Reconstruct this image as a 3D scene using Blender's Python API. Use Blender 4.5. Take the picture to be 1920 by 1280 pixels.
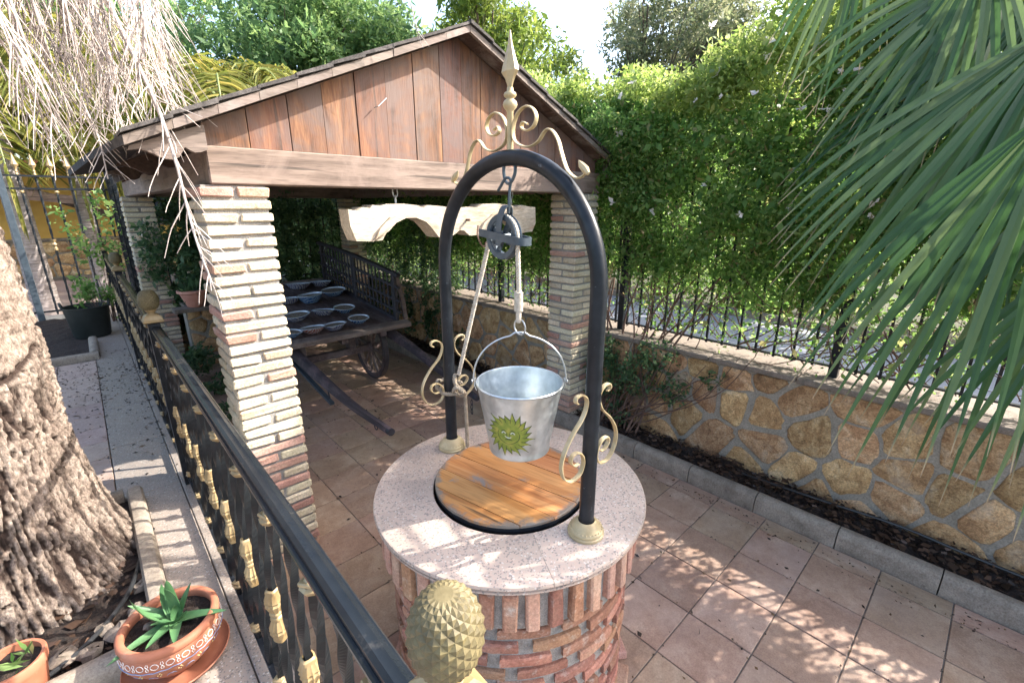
import bpy, math, random
import numpy as np
from mathutils import Vector, Matrix, noise
rnd = random.Random(7)
nr = np.random.default_rng(7)
scene = bpy.context.scene
for o in list(bpy.data.objects): bpy.data.objects.remove(o)
COL = scene.collection

# ------------------------------------------------------------------ camera
YAW = math.radians(42.8); PITCH = math.radians(16.75)
cd = bpy.data.cameras.new('camera'); cam = bpy.data.objects.new('camera', cd); COL.objects.link(cam)
cd.sensor_width = 36; cd.lens = 36 * 853 / 1920; cd.clip_start = 0.05; cd.clip_end = 600
cam.location = (0, 0, 2.0)
cam.rotation_euler = (math.pi / 2 - PITCH, math.radians(0.0), -YAW)
scene.camera = cam
# ------------------------------------------------------------------ sky and sun
SUN_AZ = math.radians(120.5); SUN_EL = math.radians(38)
w = bpy.data.worlds.new("World"); scene.world = w; w.use_nodes = True
nt = w.node_tree; bg = nt.nodes['Background']
sky = nt.nodes.new('ShaderNodeTexSky'); sky.sky_type = 'NISHITA'; sky.sun_disc = False
sky.sun_elevation = SUN_EL; sky.sun_rotation = SUN_AZ
sky.air_density = 1.0; sky.dust_density = 4.0; sky.ozone_density = 0.6
nt.links.new(sky.outputs[0], bg.inputs[0]); bg.inputs[1].default_value = 0.15
sd = bpy.data.lights.new('sun', 'SUN'); so = bpy.data.objects.new('sun', sd); COL.objects.link(so)
sd.energy = 2.9; sd.angle = math.radians(0.5); sd.color = (1.0, 0.94, 0.85)
sv = Vector((math.sin(SUN_AZ) * math.cos(SUN_EL), math.cos(SUN_AZ) * math.cos(SUN_EL), math.sin(SUN_EL)))
so.rotation_euler = sv.to_track_quat('Z', 'Y').to_euler(); so.location = (6, -4, 8)
scene.view_settings.view_transform = 'Standard'; scene.view_settings.look = 'None'
scene.view_settings.exposure = 2.17; scene.view_settings.gamma = 1.0
try: scene.view_settings.use_curve_mapping = False
except Exception: pass
scene.cycles.use_denoising = True
scene.cycles.max_bounces = 8; scene.cycles.diffuse_bounces = 4; scene.cycles.glossy_bounces = 3
scene.cycles.transmission_bounces = 4; scene.cycles.transparent_max_bounces = 6

# ------------------------------------------------------------------ materials
def newmat(name):
    m = bpy.data.materials.new(name); m.use_nodes = True
    t = m.node_tree; p = t.nodes['Principled BSDF']
    return m, t, p
def ramp(t, stops, fac, interp='LINEAR'):
    r = t.nodes.new('ShaderNodeValToRGB'); e = r.color_ramp.elements; r.color_ramp.interpolation = interp
    while len(e) < len(stops): e.new(0.5)
    for i, (p, c) in enumerate(stops):
        e[i].position = p; e[i].color = (c[0], c[1], c[2], 1)
    t.links.new(fac, r.inputs[0]); return r
def coords(t, stretch=(1, 1, 1), offs=True):
    tc = t.nodes.new('ShaderNodeTexCoord'); mp = t.nodes.new('ShaderNodeMapping')
    mp.inputs['Scale'].default_value = stretch
    t.links.new(tc.outputs['Object'], mp.inputs[0])
    if not offs: return mp.outputs[0]
    oi = t.nodes.new('ShaderNodeObjectInfo'); mu = t.nodes.new('ShaderNodeMath'); mu.operation = 'MULTIPLY'; mu.inputs[1].default_value = 37.0
    t.links.new(oi.outputs['Random'], mu.inputs[0])
    ad = t.nodes.new('ShaderNodeVectorMath'); ad.operation = 'ADD'
    t.links.new(mp.outputs[0], ad.inputs[0]); t.links.new(mu.outputs[0], ad.inputs[1])
    return ad.outputs[0]
def noi(t, vec, scale, detail=4, rough=.55, dist=0):
    n = t.nodes.new('ShaderNodeTexNoise'); n.inputs['Scale'].default_value = scale
    n.inputs['Detail'].default_value = detail; n.inputs['Roughness'].default_value = rough; n.inputs['Distortion'].default_value = dist
    t.links.new(vec, n.inputs['Vector']); return n.outputs['Fac']
def mix(t, fac, a, b, mode='MIX'):
    m = t.nodes.new('ShaderNodeMix'); m.data_type = 'RGBA'; m.blend_type = mode
    for s, v in ((0, fac), (6, a), (7, b)):
        if hasattr(v, 'is_output'): t.links.new(v, m.inputs[s])
        elif s == 0: m.inputs[0].default_value = v
        else: m.inputs[s].default_value = (v[0], v[1], v[2], 1)
    return m.outputs[2]
def thr(t, v, a, b):
    m = t.nodes.new('ShaderNodeMapRange'); m.inputs[1].default_value = a; m.inputs[2].default_value = b
    t.links.new(v, m.inputs[0]); return m.outputs[0]
def bump(t, p, h, strength=.3, dist=.01):
    b = t.nodes.new('ShaderNodeBump'); b.inputs['Strength'].default_value = strength; b.inputs['Distance'].default_value = dist
    t.links.new(h, b.inputs['Height']); t.links.new(b.outputs[0], p.inputs['Normal'])
def jitter(t, col, val=.3, hue=.02):
    if not val and not hue: return col
    oi = t.nodes.new('ShaderNodeObjectInfo'); h = t.nodes.new('ShaderNodeHueSaturation')
    a = t.nodes.new('ShaderNodeMapRange'); a.inputs[3].default_value = 1 - val; a.inputs[4].default_value = 1 + val
    t.links.new(oi.outputs['Random'], a.inputs[0]); t.links.new(a.outputs[0], h.inputs['Value'])
    f = t.nodes.new('ShaderNodeMath'); f.operation = 'MULTIPLY'; f.inputs[1].default_value = 7.31
    g = t.nodes.new('ShaderNodeMath'); g.operation = 'FRACT'
    b = t.nodes.new('ShaderNodeMapRange'); b.inputs[3].default_value = .5 - hue; b.inputs[4].default_value = .5 + hue
    t.links.new(oi.outputs['Random'], f.inputs[0]); t.links.new(f.outputs[0], g.inputs[0]); t.links.new(g.outputs[0], b.inputs[0])
    t.links.new(b.outputs[0], h.inputs['Hue']); t.links.new(col, h.inputs['Color']); return h.outputs[0]
def M(name, stops, scale=8, stretch=(1, 1, 1), rough=.7, metal=0, bs=60, bst=.3, bd=.004, val=0, hue=0, detail=5, dist=0, coat=0, dirt=None, spec=.5, rr=None):
    m, t, p = newmat(name); v = coords(t, stretch)
    n = noi(t, v, scale, detail, .6, dist)
    c = ramp(t, stops, n).outputs[0]
    if dirt:
        d = thr(t, noi(t, v, dirt[0], 5, .65), dirt[1], dirt[2]); c = mix(t, d, c, dirt[3])
    if bst > .25:
        gn = mix(t, thr(t, noi(t, v, bs * 1.3, 6, .75), .35, .65), (.66, .64, .62), (1.18, 1.18, 1.18)); c = mix(t, 1.0, c, gn, 'MULTIPLY')
    c = jitter(t, c, val, hue)
    t.links.new(c, p.inputs['Base Color'])
    p.inputs['Metallic'].default_value = metal; p.inputs['Roughness'].default_value = rough
    if rr: t.links.new(thr2(t, noi(t, v, scale * 2, 4), rr[0], rr[1]), p.inputs['Roughness'])
    p.inputs['Coat Weight'].default_value = coat; p.inputs['Specular IOR Level'].default_value = spec
    if bst: bump(t, p, noi(t, v, bs, 5, .65), bst, bd)
    return m
def thr2(t, v, lo, hi):
    m = t.nodes.new('ShaderNodeMapRange'); m.inputs[1].default_value = .3; m.inputs[2].default_value = .7
    m.inputs[3].default_value = lo; m.inputs[4].default_value = hi
    t.links.new(v, m.inputs[0]); return m.outputs[0]
def leafmat(name, stops, tr=.35, rough=.5, spec=.4, tip=None, objrand=False):
    m, t, p = newmat(name)
    if objrand: r = t.nodes.new('ShaderNodeObjectInfo').outputs['Random']
    else: r = t.nodes.new('ShaderNodeNewGeometry').outputs['Random Per Island']
    c = ramp(t, stops, r).outputs[0]
    if tip:
        a = t.nodes.new('ShaderNodeAttribute'); a.attribute_name = 'along'
        c = mix(t, thr(t, a.outputs['Fac'], tip[0], tip[1]), c, tip[2])
    t.links.new(c, p.inputs['Base Color']); p.inputs['Roughness'].default_value = rough; p.inputs['Specular IOR Level'].default_value = spec
    tl = t.nodes.new('ShaderNodeBsdfTranslucent'); br = t.nodes.new('ShaderNodeHueSaturation'); br.inputs['Value'].default_value = 1.6
    br.inputs['Hue'].default_value = .485
    t.links.new(c, br.inputs['Color']); t.links.new(br.outputs[0], tl.inputs[0])
    mx = t.nodes.new('ShaderNodeMixShader'); mx.inputs[0].default_value = tr
    t.links.new(p.outputs[0], mx.inputs[1]); t.links.new(tl.outputs[0], mx.inputs[2])
    t.links.new(mx.outputs[0], t.nodes['Material Output'].inputs[0]); return m

def granite(name, base, dark, pink):
    m, t, p = newmat(name); v = coords(t)
    vo = t.nodes.new('ShaderNodeTexVoronoi'); vo.inputs['Scale'].default_value = 190; t.links.new(v, vo.inputs[0])
    sp = t.nodes.new('ShaderNodeSeparateColor'); t.links.new(vo.outputs['Color'], sp.inputs[0])
    c = ramp(t, [(0, dark), (.13, dark), (.16, pink), (.45, base), (.8, pink), (.96, (.62, .6, .56))], sp.outputs[0], 'CONSTANT').outputs[0]
    c2 = mix(t, .45, c, base)
    c2 = mix(t, thr(t, noi(t, v, 3, 5), .5, .75), c2, mix(t, .5, c2, (.2, .17, .15)))
    t.links.new(c2, p.inputs['Base Color']); p.inputs['Roughness'].default_value = .42
    bump(t, p, noi(t, v, 300, 2), .08, .001); return m

MAT = {}
MAT['granite'] = granite('granite', (.43, .355, .30), (.09, .095, .11), (.49, .36, .295))
MAT['granite_floor'] = granite('granite_floor', (.30, .26, .225), (.075, .078, .082), (.32, .25, .205))
def tile_mat(name, a, b, c, val):
    m, t, p = newmat(name); v = coords(t)
    n = noi(t, v, 7, 6, .62, .6); col = ramp(t, [(.28, a), (.5, b), (.72, c)], n).outputs[0]
    n2 = noi(t, v, 38, 5, .7); gn = mix(t, thr(t, noi(t, v, 130, 5, .75), .35, .65), (.78, .77, .76), (1.12, 1.12, 1.12)); col = mix(t, 1.0, col, gn, 'MULTIPLY'); col = mix(t, mixf(t, n2, .45, .8, .5), col, (a[0] * .55, a[1] * .5, a[2] * .5))
    col = mix(t, mixf(t, noi(t, v, 2.3, 4), .52, .75, .4), col, (.38, .30, .26))
    col = jitter(t, col, val, .012); t.links.new(col, p.inputs['Base Color'])
    t.links.new(thr2(t, n, .5, .8), p.inputs['Roughness']); bump(t, p, noi(t, v, 55, 5, .7), .35, .003); return m
def mixf(t, v, a, b, k):
    m = t.nodes.new('ShaderNodeMapRange'); m.inputs[1].default_value = a; m.inputs[2].default_value = b; m.inputs[4].default_value = k
    t.links.new(v, m.inputs[0]); return m.outputs[0]
MAT['tile'] = tile_mat('terracotta_tile', (.27, .17, .115), (.355, .24, .17), (.44, .33, .245), .13)
MAT['tile2'] = tile_mat('pale_tile', (.33, .23, .18), (.42, .31, .26), (.48, .37, .31), .08)
MAT['grout'] = M('grout', [(.3, (.10, .085, .075)), (.7, (.2, .17, .15))], 14, bs=120, bst=.4)
MAT['soil'] = M('dark_soil', [(.3, (.010, .007, .006)), (.5, (.028, .018, .014)), (.75, (.055, .032, .022))], 30, rough=.95, bs=45, bst=1.0, bd=.03)
MAT['ground'] = M('ground', [(.3, (.03, .035, .015)), (.6, (.06, .06, .03)), (.8, (.05, .08, .025))], .6, rough=.95, bs=8, bst=.6, bd=.03)
MAT['street'] = M('street_asphalt', [(.3, (.24, .25, .27)), (.6, (.31, .32, .34)), (.8, (.37, .38, .40))], 3, rough=.85, bs=90, bst=.4, bd=.004)
MAT['concrete'] = M('kerb_concrete', [(.3, (.17, .14, .11)), (.55, (.275, .235, .19)), (.8, (.36, .315, .26))], 9, rough=.85, bs=90, bst=.35, val=.1, dirt=(24, .58, .75, (.11, .09, .08)))
MAT['mortar'] = M('grey_mortar', [(.3, (.25, .24, .225)), (.6, (.35, .335, .31)), (.8, (.42, .40, .37))], 20, rough=.95, bs=140, bst=.8, bd=.006)
MAT['mortar_wall'] = M('wall_mortar', [(.3, (.25, .225, .18)), (.6, (.34, .31, .26)), (.8, (.42, .38, .32))], 9, rough=.95, bs=70, bst=.7, bd=.006)
MAT['brick'] = M('pale_brick', [(.25, (.50, .38, .25)), (.45, (.60, .51, .36)), (.62, (.64, .57, .43)), (.8, (.59, .46, .33))], 5, rough=.9, bs=75, bst=.7, bd=.006, val=.14, hue=.012, dirt=(30, .6, .8, (.25, .18, .12)))
MAT['brick_red'] = M('reddish_brick', [(.25, (.40, .21, .15)), (.5, (.48, .29, .22)), (.8, (.54, .40, .31))], 6, rough=.9, bs=75, bst=.7, bd=.006, val=.15, hue=.012, dirt=(30, .6, .8, (.5, .4, .3)))
MAT['brick_well'] = M('rustic_well_brick', [(.25, (.26, .11, .07)), (.5, (.38, .19, .125)), (.8, (.46, .30, .21))], 8, rough=.92, bs=80, bst=.8, bd=.006, val=.25, hue=.018, dirt=(26, .55, .75, (.42, .36, .31)))
def stone_mat():
    m, t, p = newmat('ochre_stone'); v = coords(t)
    n = noi(t, v, 7, 7, .68, .7); c = ramp(t, [(.30, (.25, .145, .07)), (.44, (.44, .26, .125)), (.56, (.60, .40, .21)), (.70, (.68, .54, .37))], n).outputs[0]
    c = mix(t, mixf(t, noi(t, v, 26, 6, .72, 1.0), .50, .66, .7), c, (.19, .105, .05))
    c = mix(t, 1.0, c, mix(t, thr(t, noi(t, v, 95, 6, .78), .38, .62), (.62, .6, .58), (1.22, 1.22, 1.22)), 'MULTIPLY')
    c = mix(t, mixf(t, noi(t, v, 3.5, 4, .6), .58, .72, .5), c, (.42, .37, .31))
    c = jitter(t, c, .24, .010); t.links.new(c, p.inputs['Base Color']); p.inputs['Roughness'].default_value = .92
    bump(t, p, noi(t, v, 34, 8, .75), .9, .013); return m
MAT['stone'] = stone_mat()
MAT['stone_plain'] = M('plain_stone', [(.28, (.19, .12, .07)), (.45, (.33, .20, .10)), (.6, (.43, .29, .16)), (.75, (.48, .37, .25))], 8, rough=.92, bs=42, bst=1, bd=.014, val=.22, hue=.01, dirt=(16, .55, .8, (.30, .17, .08)))
MAT['cap'] = M('wall_cap', [(.3, (.12, .10, .08)), (.55, (.22, .18, .15)), (.8, (.31, .27, .23))], 12, rough=.85, bs=90, bst=.5, val=.08, dirt=(12, .5, .7, (.12, .10, .07)))
MAT['black_iron'] = M('black_painted_iron', [(.3, (.008, .010, .013)), (.7, (.02, .024, .03))], 20, rough=.34, spec=.24, bs=60, bst=.12, bd=.002, dirt=(45, .66, .74, (.10, .12, .14)))
MAT['bar_iron'] = M('black_bar_iron', [(.3, (.006, .008, .010)), (.7, (.012, .014, .016))], 20, rough=.40, spec=.2, bs=60, bst=.15, bd=.002)
MAT['grey_iron'] = M('blue_grey_iron', [(.3, (.045, .065, .085)), (.7, (.09, .115, .14))], 18, rough=.42, metal=.4, bs=60, bst=.15, dirt=(60, .65, .72, (.16, .2, .23)))
MAT['rail_iron'] = M('dark_rail_iron', [(.3, (.007, .010, .014)), (.7, (.014, .018, .022))], 10, rough=.26, spec=.22, metal=0, bs=60, bst=.12, dirt=(14, .6, .8, (.075, .07, .065)))
MAT['gold'] = M('gold_paint', [(.3, (.21, .14, .06)), (.55, (.30, .22, .11)), (.8, (.40, .32, .19))], 14, rough=.5, metal=.15, bs=60, bst=.2, dirt=(30, .62, .8, (.28, .16, .07)))
MAT['cream'] = M('cream_gold_paint', [(.3, (.34, .26, .135)), (.6, (.46, .375, .225)), (.8, (.53, .45, .30))], 16, rough=.45, metal=.1, bs=60, bst=.15, dirt=(50, .66, .8, (.33, .17, .08)))
MAT['pinecone'] = M('pinecone_gold', [(.3, (.07, .056, .025)), (.55, (.115, .093, .042)), (.8, (.17, .14, .07))], 30, rough=.6, bs=80, bst=.25, dirt=(18, .55, .75, (.17, .14, .06)))
MAT['galv'] = M('galvanised_steel', [(.25, (.42, .47, .50)), (.5, (.53, .59, .62)), (.75, (.66, .71, .74))], 26, rough=.33, metal=.9, bs=30, bst=.05, detail=2, rr=(.3, .5))
MAT['wire'] = M('galvanised_wire', [(.3, (.4, .43, .45)), (.7, (.6, .62, .63))], 20, rough=.4, metal=.8, bst=0)
MAT['rope'] = M('cotton_rope', [(.3, (.42, .37, .30)), (.7, (.62, .57, .49))], 60, rough=.95, bs=220, bst=.5, bd=.002)
MAT['rope2'] = M('brownish_rope', [(.3, (.24, .20, .15)), (.7, (.42, .36, .28))], 60, rough=.95, bs=220, bst=.5, bd=.002)
MAT['yoke'] = M('whitewashed_wood', [(.25, (.30, .21, .13)), (.45, (.50, .42, .32)), (.75, (.60, .53, .43))], 5, (.25, 1, 1), rough=.8, bs=50, bst=.4, bd=.005, dirt=(13, .6, .78, (.33, .19, .10)))
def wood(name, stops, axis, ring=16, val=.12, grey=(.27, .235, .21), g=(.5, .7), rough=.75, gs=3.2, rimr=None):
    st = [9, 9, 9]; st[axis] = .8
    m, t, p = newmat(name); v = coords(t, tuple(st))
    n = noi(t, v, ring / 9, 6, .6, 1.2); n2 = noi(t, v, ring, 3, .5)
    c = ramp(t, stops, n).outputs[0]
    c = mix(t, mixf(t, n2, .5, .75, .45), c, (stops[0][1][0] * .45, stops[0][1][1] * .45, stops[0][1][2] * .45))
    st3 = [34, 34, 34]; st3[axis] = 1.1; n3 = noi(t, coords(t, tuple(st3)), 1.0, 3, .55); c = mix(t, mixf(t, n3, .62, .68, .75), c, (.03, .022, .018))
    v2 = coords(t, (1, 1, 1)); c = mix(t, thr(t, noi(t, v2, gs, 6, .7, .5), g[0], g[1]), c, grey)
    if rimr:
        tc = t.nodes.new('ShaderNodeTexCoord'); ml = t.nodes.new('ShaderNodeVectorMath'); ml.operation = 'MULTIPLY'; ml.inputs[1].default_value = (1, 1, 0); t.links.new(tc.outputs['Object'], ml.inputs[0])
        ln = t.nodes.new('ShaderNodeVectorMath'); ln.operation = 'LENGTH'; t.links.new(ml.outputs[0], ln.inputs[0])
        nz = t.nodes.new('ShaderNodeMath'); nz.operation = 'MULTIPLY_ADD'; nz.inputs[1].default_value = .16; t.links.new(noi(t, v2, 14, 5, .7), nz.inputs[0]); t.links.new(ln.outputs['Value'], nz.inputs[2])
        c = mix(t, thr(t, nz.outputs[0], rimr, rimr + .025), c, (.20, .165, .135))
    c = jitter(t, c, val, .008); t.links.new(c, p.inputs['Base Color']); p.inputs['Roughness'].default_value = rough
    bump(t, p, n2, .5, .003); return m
MAT['gable'] = wood('gable_board_wood', [(.28, (.055, .028, .02)), (.5, (.19, .08, .042)), (.72, (.35, .17, .085))], 2, grey=(.15, .10, .085), g=(.42, .60), gs=2.2)
MAT['beamx'] = wood('beam_wood', [(.25, (.10, .065, .05)), (.5, (.22, .155, .125)), (.75, (.36, .27, .22))], 0, grey=(.30, .215, .18), g=(.45, .7))
MAT['beamy'] = wood('side_beam_wood', [(.25, (.10, .065, .05)), (.5, (.22, .155, .125)), (.75, (.36, .27, .22))], 1, grey=(.26, .21, .19), g=(.45, .7))
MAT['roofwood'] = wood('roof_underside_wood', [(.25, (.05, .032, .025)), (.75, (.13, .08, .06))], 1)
MAT['fascia'] = wood('grey_fascia_wood', [(.25, (.11, .085, .07)), (.75, (.25, .195, .165))], 0, grey=(.27, .23, .205))
MAT['shingle'] = M('dark_roof_felt', [(.3, (.035, .032, .032)), (.7, (.12, .11, .105))], 30, rough=.95, bs=120, bst=.8, val=.25)
MAT['lid'] = wood('orange_varnished_wood', [(.25, (.25, .085, .025)), (.5, (.46, .20, .065)), (.75, (.55, .30, .125))], 0, ring=10, val=.08, grey=(.27, .22, .19), g=(.59, .67), rough=.5, gs=7, rimr=.356)
MAT['cartwood'] = wood('dark_cart_wood', [(.25, (.035, .026, .028)), (.5, (.09, .06, .058)), (.75, (.17, .12, .105))], 1, grey=(.15, .125, .125), g=(.5, .68))
MAT['cartx'] = wood('cart_plank_wood', [(.25, (.06, .042, .04)), (.5, (.16, .115, .10)), (.75, (.26, .20, .17))], 0, grey=(.24, .20, .18), g=(.5, .68))
MAT['purple'] = wood('purple_painted_wood', [(.25, (.02, .016, .02)), (.5, (.045, .035, .042)), (.75, (.12, .09, .088))], 1, grey=(.16, .11, .12), g=(.5, .7))
MAT['cartdark'] = M('cart_dark_paint', [(.3, (.012, .012, .018)), (.7, (.04, .035, .045))], 18, rough=.6, bs=60, bst=.3)
MAT['terracotta'] = M('terracotta_clay', [(.3, (.29, .10, .052)), (.55, (.37, .14, .078)), (.8, (.43, .20, .13))], 9, rough=.72, bs=80, bst=.15, bd=.003, dirt=(14, .6, .8, (.40, .25, .18)))
MAT['pinkclay'] = M('pink_clay', [(.3, (.52, .23, .17)), (.7, (.62, .33, .25))], 9, rough=.7, bs=60, bst=.1)
MAT['white_paint'] = M('white_painted_line', [(.3, (.62, .56, .52)), (.7, (.75, .70, .66))], 30, bst=0)
MAT['blue_paint'] = M('blue_painted_line', [(.3, (.16, .21, .36)), (.7, (.25, .31, .46))], 30, bst=0)
MAT['yellow_paint'] = M('yellow_painted_dot', [(.3, (.6, .45, .16)), (.7, (.7, .56, .3))], 30, bst=0)
MAT['tub'] = M('black_rubber', [(.3, (.010, .014, .013)), (.7, (.02, .026, .024))], 12, rough=.5, bs=40, bst=.1)
MAT['hose'] = M('black_hose', [(.3, (.012, .013, .014)), (.7, (.025, .027, .03))], 12, rough=.4, bst=0)
MAT['yellow_wall'] = M('yellow_render', [(.3, (.55, .33, .07)), (.7, (.68, .44, .12))], 2, rough=.9, bs=60, bst=.2)
MAT['house_white'] = M('pale_render', [(.3, (.55, .5, .42)), (.7, (.65, .6, .52))], 2, rough=.9, bs=60, bst=.2)
MAT['glass'] = M('dark_window_glass', [(.3, (.03, .04, .05)), (.7, (.05, .06, .08))], 2, rough=.08, bst=0)
MAT['street_tile'] = tile_mat('street_paving', (.30, .20, .17), (.38, .27, .23), (.45, .34, .30), .08)
MAT['bark_tree'] = M('tree_bark', [(.3, (.07, .05, .035)), (.7, (.17, .13, .10))], 12, (1, 1, .3), rough=.95, bs=30, bst=.8, bd=.02)
MAT['palm_grey'] = M('ringed_palm_bark', [(.3, (.22, .19, .18)), (.5, (.36, .32, .31)), (.7, (.48, .44, .43))], 9, (.4, .4, 3.5), rough=.95, bs=30, bst=.6, bd=.02)
def bark():
    m, t, p = newmat('palm_trunk_bark'); v = coords(t, (1, 1, .28))
    n = noi(t, v, 22, 7, .7, .8)
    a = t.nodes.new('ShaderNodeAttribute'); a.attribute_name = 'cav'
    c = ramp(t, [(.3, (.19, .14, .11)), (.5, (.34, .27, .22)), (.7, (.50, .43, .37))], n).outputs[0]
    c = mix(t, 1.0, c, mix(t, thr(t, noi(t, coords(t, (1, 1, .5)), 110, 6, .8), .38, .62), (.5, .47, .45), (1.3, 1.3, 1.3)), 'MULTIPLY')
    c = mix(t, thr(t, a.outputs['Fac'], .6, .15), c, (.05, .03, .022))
    t.links.new(c, p.inputs['Base Color']); p.inputs['Roughness'].default_value = .95
    v2 = coords(t, (1, 1, .6)); nb = noi(t, v2, 75, 6, .75); bump(t, p, nb, 1.0, .02); return m
MAT['bark'] = bark()
MAT['stem'] = M('woody_stem', [(.3, (.075, .042, .03)), (.7, (.19, .115, .085))], 20, rough=.9, bs=60, bst=.4)
MAT['dry'] = M('dry_flower_stalk', [(.3, (.30, .245, .21)), (.5, (.49, .43, .40)), (.75, (.63, .59, .56))], 9, rough=.85, bs=60, bst=.3, val=.3)
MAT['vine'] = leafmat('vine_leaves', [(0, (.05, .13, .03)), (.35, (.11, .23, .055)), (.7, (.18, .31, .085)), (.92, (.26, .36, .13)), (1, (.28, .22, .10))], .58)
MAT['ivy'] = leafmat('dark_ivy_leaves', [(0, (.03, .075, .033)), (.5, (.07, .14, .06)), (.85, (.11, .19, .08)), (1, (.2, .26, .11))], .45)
MAT['vinetop'] = leafmat('sun_tinted_vine_leaves', [(0, (.12, .20, .045)), (.5, (.20, .29, .07)), (1, (.32, .38, .13))], .58)  # lighter, yellower copy of the vine leaves, sunlight put into the colour
MAT['treeA'] = leafmat('bluish_tree_leaves', [(0, (.06, .13, .05)), (.5, (.12, .22, .08)), (1, (.21, .31, .11))], .55)
MAT['treeB'] = leafmat('yellow_green_leaves', [(0, (.08, .14, .025)), (.5, (.13, .20, .035)), (1, (.21, .27, .06))], .5)
MAT['treeC'] = leafmat('olive_leaves', [(0, (.10, .13, .07)), (.5, (.16, .20, .10)), (1, (.28, .28, .17))], .5)
MAT['palmleaf'] = leafmat('queen_palm_leaflets', [(0, (.09, .12, .02)), (.5, (.16, .18, .035)), (1, (.28, .24, .06))], .45)
MAT['dryleaf'] = leafmat('dry_palm_leaf', [(0, (.20, .12, .06)), (.5, (.30, .20, .11)), (1, (.40, .30, .18))], .3)
MAT['fan'] = leafmat('fan_palm_blade', [(0, (.025, .075, .022)), (.5, (.06, .13, .042)), (1, (.14, .20, .085))], .42, rough=.33, spec=.38, tip=(.90, .985, (.40, .31, .20)), objrand=True)
MAT['fanstem'] = M('fan_palm_stem', [(.3, (.10, .14, .04)), (.7, (.18, .21, .07))], 10, rough=.5, bst=.1)
MAT['flower'] = leafmat('white_flower', [(0, (.75, .68, .68)), (1, (.85, .82, .8))], .3)
MAT['rose'] = leafmat('faded_rose', [(0, (.55, .42, .30)), (1, (.72, .66, .52))], .3)
MAT['aloe'] = M('aloe_skin', [(.3, (.045, .12, .05)), (.55, (.075, .17, .07)), (.8, (.15, .24, .10))], 7, rough=.45, bs=50, bst=.1)
MAT['litter'] = leafmat('dry_litter', [(0, (.012, .008, .006)), (.6, (.04, .024, .015)), (1, (.16, .09, .04))], 0)
MAT['bark_chip'] = leafmat('bark_chips', [(0, (.02, .012, .008)), (.6, (.05, .028, .018)), (1, (.10, .055, .035))], 0)
MAT['decal'] = M('green_sun_print', [(.35, (.15, .21, .03)), (.5, (.23, .28, .04)), (.65, (.33, .32, .06))], 40, rough=.5, bst=0, metal=.1)
MAT['decal_dark'] = M('print_outline', [(.3, (.05, .07, .02)), (.7, (.07, .09, .03))], 30, bst=0)
MAT['decal_pale'] = M('print_highlight', [(.3, (.55, .6, .5)), (.7, (.65, .7, .6))], 30, bst=0)
def bowl_mat(name, a, b, sc):
    m, t, p = newmat(name); v = coords(t)
    wv = t.nodes.new('ShaderNodeTexWave'); wv.inputs['Scale'].default_value = sc; wv.inputs['Distortion'].default_value = 9; wv.inputs['Detail'].default_value = 2
    t.links.new(v, wv.inputs[0]); c = ramp(t, [(.45, a), (.55, b)], wv.outputs['Fac']).outputs[0]
    t.links.new(c, p.inputs['Base Color']); p.inputs['Roughness'].default_value = .12; p.inputs['Coat Weight'].default_value = .5; return m
MAT['bowl_blue'] = bowl_mat('blue_glaze', (.04, .10, .26), (.22, .32, .42), 14)
MAT['bowl_white'] = bowl_mat('white_glaze', (.32, .33, .36), (.09, .10, .20), 12)
MAT['bowl_red'] = bowl_mat('red_blue_glaze', (.34, .31, .32), (.25, .07, .04), 14)
MAT['bowl_rim'] = M('glazed_rim', [(.3, (.35, .43, .54)), (.7, (.6, .67, .73))], 20, rough=.1, bst=0, coat=.5)
MAT['seed'] = M('gravel_fill', [(.3, (.05, .04, .03)), (.5, (.2, .16, .12)), (.7, (.4, .35, .28))], 90, rough=.9, bs=120, bst=1, bd=.01)

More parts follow.
